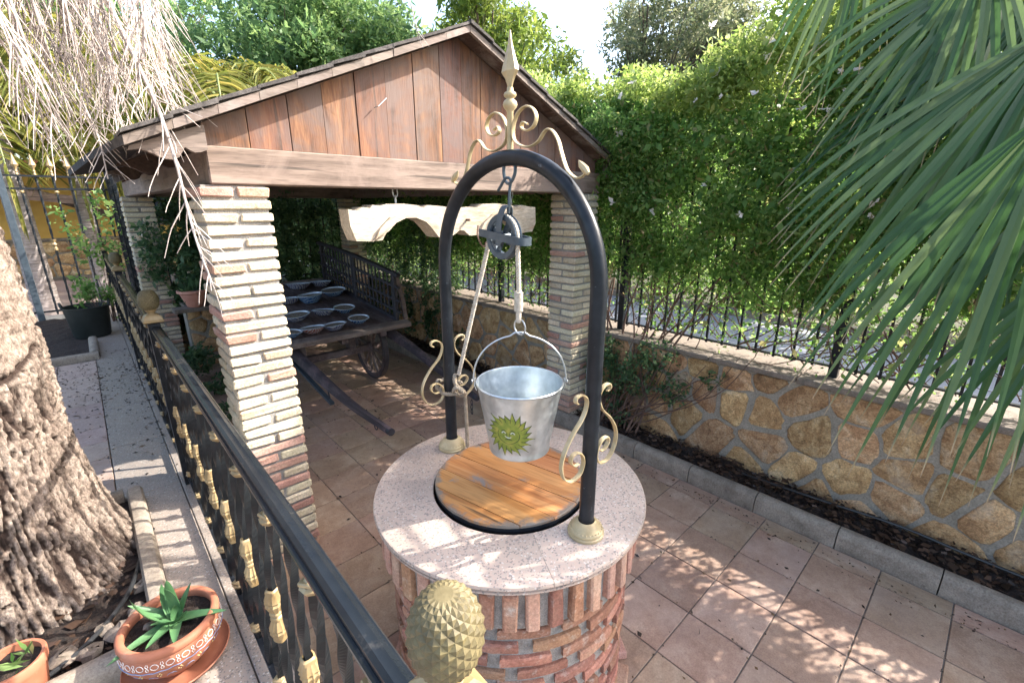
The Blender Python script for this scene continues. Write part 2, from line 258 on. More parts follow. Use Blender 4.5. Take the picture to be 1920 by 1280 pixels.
# ------------------------------------------------------------------ geometry helpers
ORG = {}
class G:
    def __init__(s): s.v = []; s.f = []
    def add(s, vs, fs):
        b = len(s.v); s.v.extend(vs); s.f.extend([tuple(i + b for i in f) for f in fs]); return s
    def box(s, x0, x1, y0, y1, z0, z1, c=0, j=0):
        if c <= 0:
            vs = [(x, y, z) for z in (z0, z1) for y in (y0, y1) for x in (x0, x1)]
            fs = [(0, 2, 3, 1), (4, 5, 7, 6), (0, 1, 5, 4), (2, 6, 7, 3), (0, 4, 6, 2), (1, 3, 7, 5)]
            return s.add(vs, fs)
        vs = []; idx = {}
        X = (x0, x1); Y = (y0, y1); Z = (z0, z1)
        for i in (0, 1):
            for k in (0, 1):
                for l in (0, 1):
                    sx, sy, sz = 1 - 2 * i, 1 - 2 * k, 1 - 2 * l
                    jj = [rnd.uniform(-j, j) for _ in range(3)] if j else (0, 0, 0)
                    for a in range(3):
                        p = [X[i] + sx * c, Y[k] + sy * c, Z[l] + sz * c]; p[a] = (X[i], Y[k], Z[l])[a]
                        idx[(i, k, l, a)] = len(vs); vs.append((p[0] + jj[0], p[1] + jj[1], p[2] + jj[2]))
        fs = []
        def q(a, b, cc, d, n):
            P = [Vector(vs[t]) for t in (a, b, cc, d)]
            nn = (P[1] - P[0]).cross(P[2] - P[0]); fs.append((a, b, cc, d) if nn.dot(Vector(n)) > 0 else (d, cc, b, a))
        I = idx
        for a in range(3):
            o1, o2 = [u for u in range(3) if u != a]
            for e in (0, 1):
                def key(p, r):
                    k = [0, 0, 0]; k[a] = e; k[o1] = p; k[o2] = r; return I[(k[0], k[1], k[2], a)]
                n = [0, 0, 0]; n[a] = 2 * e - 1; q(key(0, 0), key(1, 0), key(1, 1), key(0, 1), n)
            for p in (0, 1):
                for r in (0, 1):
                    def key2(e, ax):
                        k = [0, 0, 0]; k[a] = e; k[o1] = p; k[o2] = r; return I[(k[0], k[1], k[2], ax)]
                    n = [0, 0, 0]; n[o1] = 2 * p - 1; n[o2] = 2 * r - 1
                    q(key2(0, o1), key2(1, o1), key2(1, o2), key2(0, o2), n)
        for i in (0, 1):
            for k in (0, 1):
                for l in (0, 1):
                    t = [I[(i, k, l, a)] for a in range(3)]; P = [Vector(vs[u]) for u in t]
                    nn = (P[1] - P[0]).cross(P[2] - P[0])
                    fs.append(tuple(t) if nn.dot(Vector((2 * i - 1, 2 * k - 1, 2 * l - 1))) > 0 else tuple(reversed(t)))
        return s.add(vs, fs)
    def lathe(s, prof, c=(0, 0, 0), n=24, axis='Z', caps=False):
        vs = []; fs = []
        for r, h in prof:
            for k in range(n):
                a = 2 * math.pi * k / n; x, y = r * math.cos(a), r * math.sin(a)
                p = (x, y, h) if axis == 'Z' else ((h, x, y) if axis == 'X' else (y, h, x))
                vs.append((p[0] + c[0], p[1] + c[1], p[2] + c[2]))
        for i in range(len(prof) - 1):
            for k in range(n):
                k2 = (k + 1) % n; fs.append((i * n + k, i * n + k2, (i + 1) * n + k2, (i + 1) * n + k))
        if caps:
            fs.append(tuple(reversed(range(n)))); fs.append(tuple((len(prof) - 1) * n + k for k in range(n)))
        return s.add(vs, fs)
    def tube(s, path, r, n=8, ref=None, sec=None, caps=True, closed=False, twist=0):
        P = [Vector(p) for p in path]; m = len(P); vs = []; fs = []
        up = Vector(ref) if ref else None; prev = None
        for i in range(m):
            if closed: T = (P[(i + 1) % m] - P[i - 1])
            else: T = P[min(i + 1, m - 1)] - P[max(i - 1, 0)]
            if T.length < 1e-9: T = Vector((0, 0, 1))
            T.normalize()
            if up is not None: A = up - T * up.dot(T)
            elif prev is None:
                A = Vector((0, 0, 1)) if abs(T.z) < .9 else Vector((1, 0, 0)); A = A - T * A.dot(T)
            else: A = prev - T * prev.dot(T)
            if A.length < 1e-6: A = Vector((1, 0, 0))
            A.normalize(); prev = A.copy(); B = T.cross(A)
            rr = r[i] if hasattr(r, '__len__') else r
            tw = twist * i / max(1, m - 1)
            for k in range(n if sec is None else len(sec)):
                if sec is None: a = 2 * math.pi * k / n + tw; u, v = rr * math.cos(a), rr * math.sin(a)
                else:
                    u, v = sec[k][0] * rr, sec[k][1] * rr
                    if tw: u, v = u * math.cos(tw) - v * math.sin(tw), u * math.sin(tw) + v * math.cos(tw)
                q = P[i] + A * u + B * v; vs.append((q.x, q.y, q.z))
        nn = n if sec is None else len(sec)
        for i in range(m if closed else m - 1):
            j = (i + 1) % m
            for k in range(nn):
                k2 = (k + 1) % nn; fs.append((i * nn + k, i * nn + k2, j * nn + k2, j * nn + k))
        if caps and not closed:
            fs.append(tuple(reversed(range(nn)))); fs.append(tuple((m - 1) * nn + k for k in range(nn)))
        return s.add(vs, fs)
    def prism(s, poly, a0, a1, axis):
        n = len(poly); vs = []
        for a in (a0, a1):
            for p, q in poly: vs.append({'X': (a, p, q), 'Y': (p, a, q), 'Z': (p, q, a)}[axis])
        fs = [tuple(range(n)), tuple(reversed(range(n, 2 * n)))] + [(k, n + k, n + (k + 1) % n, (k + 1) % n) for k in range(n)]
        s.add(vs, fs); return s
def recalc(me):
    import bmesh
    b = bmesh.new(); b.from_mesh(me); bmesh.ops.recalc_face_normals(b, faces=b.faces); b.to_mesh(me); b.free()
def mesh(name, g, mat, smooth=True, off=(0, 0, 0), sharp=38, fix=True):
    me = bpy.data.meshes.new(name)
    vs = [(a - off[0], b - off[1], c - off[2]) for a, b, c in g.v] if off != (0, 0, 0) else g.v
    me.from_pydata(vs, [], g.f); me.materials.append(MAT[mat])
    if fix: recalc(me)
    if smooth:
        me.polygons.foreach_set('use_smooth', [True] * len(me.polygons)); me.set_sharp_from_angle(angle=math.radians(sharp))
    return me
def quads(name, V, mat, extra=None):
    """V: (N,4,3) array -> one mesh of N loose leaves"""
    N = len(V); me = bpy.data.meshes.new(name); me.vertices.add(N * 4); me.vertices.foreach_set('co', V.astype(np.float32).ravel())
    me.loops.add(N * 4); me.loops.foreach_set('vertex_index', np.arange(N * 4, dtype=np.int32))
    me.polygons.add(N); me.polygons.foreach_set('loop_start', np.arange(0, N * 4, 4, dtype=np.int32))
    me.update(calc_edges=True); me.materials.append(MAT[mat]); return me
def link(name, data, parent=None, loc=(0, 0, 0), rot=None, scale=None):
    o = bpy.data.objects.new(name, data); COL.objects.link(o)
    if parent is not None:
        o.parent = parent; po = ORG.get(parent.name, (0, 0, 0)); loc = tuple(loc[i] - po[i] for i in range(3))
    o.location = loc
    if rot: o.rotation_euler = rot
    if scale: o.scale = scale
    return o
def world(o, loc): ORG[o.name] = tuple(loc)
def thing(name, label, cat, loc=(0, 0, 0), group=None, kind=None):
    o = bpy.data.objects.new(name, None); COL.objects.link(o); o.location = loc; o.empty_display_size = .05
    ORG[o.name] = tuple(loc)
    if label: o['label'] = label
    if cat: o['category'] = cat
    if group: o['group'] = group
    if kind: o['kind'] = kind
    return o
def tag(o, label, cat, group=None):
    o['label'] = label; o['category'] = cat
    if group: o['group'] = group
    return o
def part(name, g, mat, parent, smooth=True, label=None, fix=True, sharp=38, kind=None):
    """geometry in world coordinates, becomes a child whose origin is the parent's origin"""
    po = ORG.get(parent.name, (0, 0, 0)) if parent else (0, 0, 0)
    o = link(name, mesh(name, g, mat, smooth, po, sharp, fix), parent, po); ORG[o.name] = po
    if label: o['label'] = label
    if kind: o['kind'] = kind
    return o
def single(name, g, mat, loc, label, cat, group=None, smooth=True, kind=None):
    o = link(name, mesh(name, g, mat, smooth, loc), None, loc); ORG[o.name] = tuple(loc)
    if cat: tag(o, label, cat, group)
    if kind: o['kind'] = kind
    return o
def catmull(P, k=6, closed=False):
    P = [Vector(p) for p in P]; n = len(P); out = []
    for i in range(n if closed else n - 1):
        a = P[(i - 1) % n] if closed or i > 0 else P[0] * 2 - P[1]; b = P[i]; c = P[(i + 1) % n]
        d = P[(i + 2) % n] if closed or i + 2 < n else P[n - 1] * 2 - P[n - 2]
        for t in range(k):
            s = t / k
            out.append(.5 * ((2 * b) + (c - a) * s + (2 * a - 5 * b + 4 * c - d) * s * s + (3 * b - a - 3 * c + d) * s ** 3))
    if not closed: out.append(P[-1])
    return [tuple(p) for p in out]
SQ = [(-1, -1), (1, -1), (1, 1), (-1, 1)]
def leaf_quads(P, L, W, dirs=None, dn=1.0, rng=nr):
    """rhombic leaves at points P"""
    N = len(P)
    if dirs is None: d = rng.normal(size=(N, 3))
    else: d = dirs + rng.normal(size=(N, 3)) * dn
    d /= np.linalg.norm(d, axis=1, keepdims=True) + 1e-9
    u = rng.normal(size=(N, 3)); s = np.cross(d, u); s /= np.linalg.norm(s, axis=1, keepdims=True) + 1e-9
    k_ = rng.uniform(.55, 1.0, N) ** 1.0 + (rng.uniform(0, 1, N) ** 6) * 1.1; l = (L * k_ * rng.uniform(.9, 1.25, N))[:, None]; w_ = (W * k_ * rng.uniform(.8, 1.35, N))[:, None]
    nrm = np.cross(d, s)
    V = np.empty((N, 4, 3)); V[:, 0] = P; V[:, 1] = P + d * l * .45 + s * w_ * .5 + nrm * w_ * .15
    V[:, 2] = P + d * l; V[:, 3] = P + d * l * .45 - s * w_ * .5 + nrm * w_ * .15
    return V
def clump(N, n, lo, hi, r, rng=nr):
    c = rng.uniform(lo, hi, (n, 3)); i = rng.integers(0, n, N)
    g = rng.normal(size=(N, 3)); g /= np.linalg.norm(g, axis=1, keepdims=True); rr = rng.uniform(.2, 1, N) ** .5
    return c[i] + g * (rr * r)[:, None] * np.array([1, 1, .75])

# ================================================================== SETTING
g = G(); g.add([(-150, -150, -.12), (150, -150, -.12), (150, 150, -.12), (-150, 150, -.12)], [(0, 1, 2, 3)])
o = link('ground', mesh('ground', g, 'ground', False, fix=False)); o['kind'] = 'structure'
g = G(); g.box(3.82, 8.6, -14, 40, -.11, .02)
o = link('street', mesh('street', g, 'street', False)); o['kind'] = 'structure'
g = G(); g.box(-14, 3.8, 9.6, 24, -.10, .03)
st2 = link('back_pavement', mesh('back_pavement', g, 'grout', False)); st2['kind'] = 'structure'; ORG[st2.name] = (0, 0, 0)
g = G(); g.box(-.2, .2, -.2, .2, -.012, .012, .004); tm = mesh('paving_tile', g, 'street_tile', False)
for ix in range(-4, 2):
    for iy in range(0, 18): link('tile', tm, st2, (-.6 + ix * .405, 10 + iy * .405, .035))

# patio
g = G(); g.box(.28, 3.0, -1.2, 7.42, -.1, -.006)
patio = link('patio_floor', mesh('patio_floor', g, 'grout', False)); patio['kind'] = 'structure'; ORG[patio.name] = (0, 0, 0)
TX = [.27, .36, .67, .98, 1.29, 1.60, 1.91, 2.222, 2.534, 2.845, 2.985]
g = G(); g.box(-.1525, .1525, -.1505, .1505, -.02, 0, .0025); tmesh = mesh('floor_tile', g, 'tile', False)
for i in range(len(TX) - 1):
    wd = TX[i + 1] - TX[i]
    for j in range(-6, 22):
        y0 = .73 + .3065 * j
        if y0 + .3 > 7.42: continue
        sx = (wd - .005) / .305
        dz = rnd.uniform(-.0012, .0012)
        link('tile', tmesh, patio, ((TX[i] + TX[i + 1]) / 2, y0 + .1532, dz), (rnd.uniform(-.002, .002), rnd.uniform(-.002, .002), rnd.choice((0, math.pi)) + rnd.uniform(-.003, .003)), (sx, 1, 1))

# terrace
ZT = .46
g = G(); g.box(-3.2, .262, -1.5, 9.5, -.1, ZT - .042)
terr = link('terrace_floor', mesh('terrace_floor', g, 'mortar', False)); terr['kind'] = 'structure'; ORG[terr.name] = (0, 0, 0)
ys = [-1.4, -.7, 0, .62, 1.22, 1.82, 2.40, 3.00, 3.75, 4.55, 5.35, 6.15, 6.95, 7.75, 8.55, 9.3]
for a, b in zip(ys[:-1], ys[1:]):
    left = -.02 if a > .1 and b <= 3.01 else -.13
    if b <= 1.75: left = -.30
    g = G(); g.box(left, .146, a + .0015, b - .0015, ZT - .04, ZT, .003)
    part('granite_slab', g, 'granite_floor', terr, False)
    g = G(); g.box(.150, .275, a + .0015, b - .0015, ZT - .04, ZT, .003)
    part('granite_slab', g, 'granite_floor', terr, False)
g = G(); g.box(-.14, .14, -.14, .14, -.04, 0, .0025); t2 = mesh('terrace_tile', g, 'tile2', False)
for i in range(9):
    for j in range(0, 22):
        y = 3.2 + j * .284
        if y > 6.15 and i > -1 and y > 6.2: continue
        link('tile', t2, terr, (-.275 - i * .284, y, ZT + rnd.uniform(-.001, .001)))
for i in range(2, 9):
    for j in range(0, 9):
        link('tile', t2, terr, (-.16 - i * .284, -.8 + j * .284, ZT))
# granite skirting under the terrace edge
for a, b in zip(ys[:-1], ys[1:]):
    g = G(); g.box(.263, .279, a + .002, b - .002, .002, ZT - .045, .003); part('skirting_slab', g, 'granite_floor', terr, False)

# soil beds
def soil(name, x0, x1, y0, y1, z, amp, nx, ny, seed):
    vs = []; fs = []
    for j in range(ny + 1):
        for i in range(nx + 1):
            x = x0 + (x1 - x0) * i / nx; y = y0 + (y1 - y0) * j / ny
            e = min(i, nx - i) / 2; e = min(1, e)
            vs.append((x, y, z + amp * (noise.fractal((x * 9 + seed, y * 9, seed), 1, 2, 4) * .6) * e + rnd.uniform(-.004, .004)))
    for j in range(ny):
        for i in range(nx):
            a = j * (nx + 1) + i; fs.append((a, a + 1, a + nx + 2, a + nx + 1))
    g = G(); g.add(vs, fs); o = link(name, mesh(name, g, 'soil', True, fix=False, sharp=60)); o['kind'] = 'structure'; return o
soil('soil_bed', 3.08, 3.395, -1.5, 7.4, .07, .10, 12, 330, 3)
soil('planter_soil', -1.35, -.07, 1.80, 2.96, ZT + .0, .04, 40, 36, 8)
soil('planter_soil', -1.6, -.13, 6.35, 8.9, ZT + .0, .03, 20, 26, 12)
def chips(name, N, lo, hi, L, W, mat, label=None, z=None):
    P = nr.uniform(lo, hi, (N, 3)); V = leaf_quads(P, L, W, np.tile([0, 0, 0.], (N, 1)), 1.0)
    V[:, :, 2] = P[:, None, 2] + (V[:, :, 2] - P[:, None, 2]) * .35
    o = link(name, quads(name, V, mat)); o['kind'] = 'stuff'; return o
chips('bark_mulch', 4200, (3.10, -1.5, .075), (3.37, 7.3, .125), .045, .03, 'bark_chip')
chips('planter_mulch', 900, (-1.2, 1.85, ZT + .01), (-.1, 2.9, ZT + .03), .04, .025, 'bark_chip')
# fallen seeds and leaves
P = []
while len(P) < 1700:
    x = rnd.uniform(-1.0, .14); y = rnd.triangular(3.0, 6.6, 5.6)
    if rnd.random() < .2: x = rnd.choice((.148, -.13, -.417)) + rnd.gauss(0, .012)
    P.append((x, y, ZT + .003))
P = np.array(P); V = leaf_quads(P, .022, .013, np.zeros((len(P), 3)), 1.0); V[:, :, 2] = ZT + .002 + (V[:, :, 2] - P[:, None, 2]).clip(0, .006)
link('fallen_seeds', quads('fallen_seeds', V, 'litter'))['kind'] = 'stuff'
P = []
for k in range(2300):
    r = rnd.random()
    if r < .30: p = (2.95 - abs(rnd.gauss(0, .09)), rnd.uniform(-.5, 7.2))
    elif r < .55: p = (rnd.choice(TX[2:-1]) + rnd.gauss(0, .004), rnd.uniform(-.5, 7))
    elif r < .75: p = (rnd.uniform(.6, 2.9), .73 + .3065 * rnd.randint(-4, 20) + rnd.gauss(0, .004))
    else: p = (rnd.uniform(.7, 2.95), rnd.uniform(3.5, 7.2) if rnd.random() < .6 else rnd.uniform(-.5, 7))
    P.append((p[0], p[1], .003))
P = np.array(P); V = leaf_quads(P, .017, .011, np.zeros((len(P), 3)), 1.0); V[:, :, 2] = .002 + (V[:, :, 2] - P[:, None, 2]).clip(0, .008)
link('leaf_litter', quads('leaf_litter', V, 'litter'))['kind'] = 'stuff'
P = np.array([(nr.uniform(.8, 2.9), nr.uniform(-.3, 5.5), .004) for _ in range(60)]); V = leaf_quads(P, .035, .018, np.zeros((60, 3)), 1.0); V[:, :, 2] = .003 + (V[:, :, 2] - .004).clip(0, .02)
link('leaf_litter', quads('dry_leaves', V, 'litter'))['kind'] = 'stuff'

# kerb along the bed
kerb = thing('bed_kerb', 'long low concrete kerb between the tiled patio and the soil bed', 'kerb', (3.04, 2, 0))
y = -1.53
while y < 7.3:
    prof = [(2.992, -.02), (3.085, -.02), (3.085, .105), (3.072, .116), (3.03, .116), (3.008, .104), (2.998, .08)]
    g = G(); g.prism(prof, y + .003, y + .467, 'Y'); part('kerb_block', g, 'concrete', kerb, True, sharp=50)
    y += .47
# kerbs of the palm planter
def nosed(pts, w_, zt, z0=ZT - .02):
    return pts
kp = thing('planter_kerb', 'round topped concrete kerb around the big palm trunk, beside the aloe pot', 'kerb', (-.05, 2.3, ZT))
def kerb_run(parent, a, b, wd, h):
    ax, ay = a; bx, by = b; L = math.hypot(bx - ax, by - ay); n = max(1, round(L / .5)); dx, dy = (bx - ax) / L, (by - ay) / L
    sec = [(-wd / 2, 0), (wd / 2, 0), (wd / 2, h * .7), (wd * .36, h * .93), (0, h), (-wd * .36, h * .93), (-wd / 2, h * .7)]
    for k in range(n):
        s0 = k * L / n + .002; s1 = (k + 1) * L / n - .002; vs = []
        for s_ in (s0, s1):
            for u, v in sec: vs.append((ax + dx * s_ - dy * u, ay + dy * s_ + dx * u, ZT - .005 + v))
        m = len(sec); fs = [tuple(range(m)), tuple(range(m, 2 * m))] + [(i, (i + 1) % m, m + (i + 1) % m, m + i) for i in range(m)]
        g = G(); g.add(vs, fs); part('kerb_block', g, 'concrete', parent, True, sharp=50)
kerb_run(kp, (-.055, 1.83), (-.055, 2.96), .07, .085)
kerb_run(kp, (-.02, 1.78), (-1.3, 1.78), .085, .085)
kerb_run(kp, (-.10, 2.99), (-1.3, 2.99), .07, .07)
kp2 = thing('planter_kerb', 'far concrete kerb corner in front of the black rubber tub', 'kerb', (-.2, 6.3, ZT))
kerb_run(kp2, (-.10, 6.25), (-1.6, 6.25), .08, .08)
kerb_run(kp2, (-.13, 6.30), (-.13, 7.05), .08, .08)

# ------------------------------------------------------------------ stone walls
def clip(poly, px, py, nx, ny):
    out = []
    for i in range(len(poly)):
        a = poly[i]; b = poly[(i + 1) % len(poly)]
        da = (a[0] - px) * nx + (a[1] - py) * ny; db = (b[0] - px) * nx + (b[1] - py) * ny
        if da <= 0: out.append(a)
        if (da < 0 < db) or (db < 0 < da):
            t = da / (da - db); out.append((a[0] + (b[0] - a[0]) * t, a[1] + (b[1] - a[1]) * t))
    return out
def stones(L, z0, z1, size, seed, lim=9):
    R = random.Random(seed); pts = []
    tries = 0; n = int(L * (z1 - z0) / (size * size * .7))
    while len(pts) < n and tries < n * 60:
        tries += 1; p = (R.uniform(0, L), R.uniform(z0, z1))
        sz = size * (.56 + .26 * (.5 + .5 * noise.noise((p[0] * 2.2 + seed, p[1] * 4, 0)) * 2))
        if all(math.hypot((p[0] - q[0]), (p[1] - q[1]) * 1.15) > sz for q in pts): pts.append(p)
    out = []
    for i, p in enumerate(pts):
        poly = [(max(0, p[0] - .6), z0), (min(L, p[0] + .6), z0), (min(L, p[0] + .6), z1), (max(0, p[0] - .6), z1)]
        for k, q in enumerate(pts):
            if k == i: continue
            dx, dy = q[0] - p[0], q[1] - p[1]; d = math.hypot(dx, dy)
            if d > 1.0: continue
            nx, ny = dx / d, dy / d; gap = .008 + .006 * ((i * 7 + k * 7) % 3)
            poly = clip(poly, (p[0] + q[0]) / 2 - nx * gap, (p[1] + q[1]) / 2 - ny * gap, nx, ny)
            if len(poly) < 3: break
        if len(poly) < 3: continue
        c = (sum(a for a, b in poly) / len(poly), sum(b for a, b in poly) / len(poly))
        # rounded corners
        q = []
        for k in range(len(poly)):
            a, b = poly[k], poly[(k + 1) % len(poly)]
            m1 = ((a[0] + b[0]) / 2 + R.uniform(-.008, .008), (a[1] + b[1]) / 2 + R.uniform(-.008, .008)); q.append((a[0] * .86 + b[0] * .14, a[1] * .86 + b[1] * .14)); q.append(m1); q.append((a[0] * .14 + b[0] * .86, a[1] * .14 + b[1] * .86))
        q = [(a + R.uniform(-.005, .005), b + R.uniform(-.005, .005)) for a, b in q]
        out.append((c, q))
    return out
def stone_geo(c, q, to3, depth, seed):
    R = random.Random(seed); n = len(q); vs = []; fs = []
    for k, (s_, dd) in enumerate(((1.0, -.01), (.985, depth * .55), (.88, depth), (.5, depth * 1.1))):
        for a, b in q:
            x = c[0] + (a - c[0]) * s_; z = c[1] + (b - c[1]) * s_
            vs.append(to3(x, z, dd + (R.uniform(-.0035, .0035) if k > 1 else 0)))
    vs.append(to3(c[0], c[1], depth * 1.15))
    for r in range(3):
        for k in range(n): fs.append((r * n + k, r * n + (k + 1) % n, (r + 1) * n + (k + 1) % n, (r + 1) * n + k))
    for k in range(n): fs.append((3 * n + k, 3 * n + (k + 1) % n, 4 * n))
    g = G(); g.add(vs, fs); return g
wall = thing('garden_wall', 'long low wall of ochre crazy stonework behind the soil bed, black fence on top', 'wall', (3.55, 3, 0))
g = G(); g.box(3.388, 3.74, -1.6, 7.80, -.05, .845); part('wall_core', g, 'mortar_wall', wall, False)
for i, (c, q) in enumerate(stones(8.9, .03, .835, .295, 11)):
    g = stone_geo(c, q, lambda s_, z, d: (3.388 - d, -1.5 + s_, z), .008 + .004 * (i % 3), i)
    part('stone', g, 'stone', wall, True, sharp=55)
y = -1.6
while y < 7.7:
    g = G(); g.box(3.345, 3.775, y + .003, y + .597, .846, .885, .006, .002); part('cap_slab', g, 'cap', wall, False); y += .6
bwall = thing('back_wall', 'low stone wall closing the far end of the pergola, behind the cart', 'wall', (1.9, 7.6, 0))
g = G(); g.box(.30, 3.34, 7.46, 7.74, -.05, .80); part('wall_core', g, 'mortar_wall', bwall, False)
for i, (c, q) in enumerate(stones(3.0, .05, .785, .23, 5)):
    g = stone_geo(c, q, lambda s_, z, d: (.32 + s_, 7.46 - d, z), .018, i + 500); part('stone', g, 'stone', bwall, True, sharp=55)
for k in range(5):
    g = G(); g.box(.28 + k * .61, .28 + k * .61 + .605, 7.42, 7.78, .801, .84, .006, .002); part('cap_slab', g, 'cap', bwall, False)
pw = thing('planter_wall', 'short low stone wall with slab cap beside the far left brick pillar', 'wall', (.7, 6.2, 0))
g = G(); g.box(.75, 1.45, 6.62, 6.86, -.05, .80); part('wall_core', g, 'mortar_wall', pw, False)
for i, (c, q) in enumerate(stones(.68, .05, .785, .22, 25)):
    g = stone_geo(c, q, lambda s_, z, d: (.76 + s_, 6.62 - d, z), .018, i + 700); part('stone', g, 'stone', pw, True, sharp=55)
g = G(); g.box(.74, 1.48, 6.58, 6.9, .801, .84, .006, .002); part('cap_slab', g, 'cap', pw, False)

# ------------------------------------------------------------------ iron fences
def bar_mesh(h, r):
    g = G(); g.box(-r, r, -r, r, 0, h); return mesh('fence_bar', g, 'black_iron', False)
fence = thing('iron_fence', 'black iron bar fence on top of the ochre stone wall, wrapped in climbing vine', 'fence', (3.55, 3, .885))
bm = bar_mesh(1.55, .0075)
y = -1.48
posts = [-1.05, .64, 2.33, 4.02, 5.71, 7.4]
while y < 7.6:
    if min(abs(y - p) for p in posts) > .05: link('bar', bm, fence, (3.55, y, .935))
    y += .125
pg = G(); pg.box(-.028, .028, -.028, .028, 0, 1.75, .004); pm = mesh('fence_post', pg, 'black_iron', False)
for p in posts: link('post', pm, fence, (3.55, p, .885))
for z in (.955, 2.30):
    g = G(); g.box(3.535, 3.565, -1.5, 7.6, z - .006, z + .006); part('rail', g, 'black_iron', fence, False)
bf = thing('iron_fence', 'black iron bar fence behind the wooden cart, grown over with dark ivy', 'fence', (2, 7.6, .84))
x = .4
while x < 3.5: link('bar', bm, bf, (x, 7.6, .85)); x += .125
for z in (.93, 2.30):
    g = G(); g.box(.35, 3.5, 7.59, 7.61, z - .012, z + .012); part('rail', g, 'black_iron', bf, False)

# gate with gilded spear tips at the end of the terrace
gate = thing('iron_gate', 'tall black iron gate with gilded spear tips at the far end of the terrace', 'gate', (-.1, 9.0, ZT))
g = G()
H1 = 1.86
g.tube([(0, 0, H1 * k / 60) for k in range(61)], .010, sec=SQ, twist=22)
tb = mesh('twisted_bar', g, 'black_iron', False)
g = G(); g.lathe([(.0, 0), (.016, .0), (.016, .02), (.010, .03), (.017, .045), (.012, .06), (.010, .075), (.024, .10), (.040, .125), (.024, .17), (.008, .235), (.0, .27)], n=8)
spm = mesh('spear_tip', g, 'gold', True)
g = G(); g.lathe([(0, 0), (.016, .004), (.026, .02), (.016, .036), (0, .04)], n=8); cm = mesh('collar', g, 'gold', True)
g = G(); g.lathe([(0, 0), (.03, .0), (.03, .02), (.018, .05), (.034, .08), (.018, .11), (.03, .13), (.03, .15), (0, .15)], n=8); cm2 = mesh('collar', g, 'gold', True)
gx = [-2.10 + .165 * i for i in range(16)]
for i, x in enumerate(gx):
    b = link('bar', tb, gate, (x, 9.0, ZT + .05)); ORG[b.name] = (x, 9.0, ZT + .05)
    link('spear_tip', spm, gate, (x, 9.0, ZT + .05 + H1))
    link('collar', cm if i % 2 == 0 else cm2, b, (x, 9.0, ZT + (1.68 if i % 2 == 0 else .93)))
for z in (ZT + 1.74, ZT + 1.90, ZT + .10):
    g = G(); g.box(-2.2, .44, 8.985, 9.015, z - .012, z + .012); part('rail', g, 'black_iron', gate, False)
for x in (-.62, .45):
    g = G(); g.box(x - .035, x + .035, 8.965, 9.035, ZT - .02, 2.52, .004); part('gate_post', g, 'grey_iron' if x < 0 else 'black_iron', gate, False)
sidef = thing('side_fence', 'short run of black iron bars joining the spear tipped gate to the far pillar', 'fence', (.45, 8.3, ZT))
for k in range(8): link('bar', tb, sidef, (.45, 7.85 + k * .145, ZT + .05))
g = G(); g.box(.44, .46, 7.8, 8.95, 2.30, 2.32); part('rail', g, 'black_iron', sidef, False)

# ================================================================== PERGOLA
perg = thing('pergola', 'timber roofed pergola on four rustic brick pillars with a brown boarded gable', 'pergola', (1.88, 2.5, 0))
def mk_brick(L, W, h, nm, mt):
    g = G(); g.box(-L / 2, L / 2, -W / 2, W / 2, 0, h, .006, .0035); return mesh(nm, g, mt, True, fix=False, sharp=25)
BV = {mt: [mk_brick(.292 + rnd.uniform(-.004, .006), .139, .043, 'brick_%s' % mt, mt) for _ in range(6)] for mt in ('brick', 'brick_red')}
def column(x0, y0, H, lab):
    S = .295; col = link('column', None, perg, (x0, y0, 0)); ORG[col.name] = (x0, y0, 0)
    bpy.data.objects.remove(col)
    g = G(); g.box(x0 + .014, x0 + S - .014, y0 + .014, y0 + S - .014, 0, H)
    col = part('column', g, 'mortar', perg, False, label=lab)
    n = 36; p = H / n; cx, cy = x0 + S / 2, y0 + S / 2
    for k in range(n):
        z = k * p + .006
        for s in (-1, 1):
            pr = .42 if z < .9 else .10
            mt = 'brick_red' if rnd.random() < pr else 'brick'
            m = rnd.choice(BV[mt]); j = rnd.uniform(-.004, .004); f = rnd.choice((0, math.pi))
            if k % 2 == 0: link('brick', m, col, (cx + j, cy + s * .078 + rnd.uniform(-.003, .003), z), (0, 0, f + rnd.uniform(-.012, .012)))
            else: link('brick', m, col, (cx + s * .078 + rnd.uniform(-.003, .003), cy + j, z), (0, 0, math.pi / 2 + f + rnd.uniform(-.012, .012)))
HC = 2.085
column(.42, 2.5, HC, 'sunlit pillar of thin pale bricks beside the black railing')
column(3.04, 2.5, HC, 'pale brick pillar behind the black arch and bucket')
column(.42, 7.02, HC, 'shaded brick pillar at the far left')
column(3.04, 7.02, HC, 'brick pillar at the back behind the yoke')
# beams
def zr(x): return 2.955 - .435 * abs(x - 1.88)
for (x0, x1, y0, y1, z0, z1, mt, lb) in [(.475, 3.34, 2.50, 2.63, 2.088, 2.25, 'beamx', 'front beam'), (.475, 3.34, 7.17, 7.30, 2.088, 2.25, 'beamx', None),
                                     (.478, .60, 2.633, 7.167, 2.090, 2.245, 'beamy', None), (3.20, 3.335, 2.633, 7.167, 2.090, 2.245, 'beamy', None)]:
    g = G(); g.box(x0, x1, y0, y1, z0, z1, .006, .002); part('beam', g, mt, perg, False)
# gable boards
seams = [.478, .665, .852, 1.025, 1.204, 1.382, 1.56, 1.741, 1.90, 2.051, 2.23, 2.41, 2.59, 2.77, 2.95, 3.12, 3.28]
for a, b in zip(seams[:-1], seams[1:]):
    a += .002; b -= .002; poly = [(a, 2.252), (b, 2.252), (b, zr(b) - .004)]
    if a < 1.88 < b: poly.append((1.88, zr(1.88) - .004))
    poly.append((a, zr(a) - .004)); dy = rnd.uniform(-.003, .003)
    g = G(); g.prism(poly, 2.512 + dy, 2.534 + dy, 'Y'); part('gable_board', g, 'gable', perg, False)
    g = G(); g.prism(poly, 7.25 + dy, 7.272 + dy, 'Y'); part('gable_board', g, 'gable', perg, False)
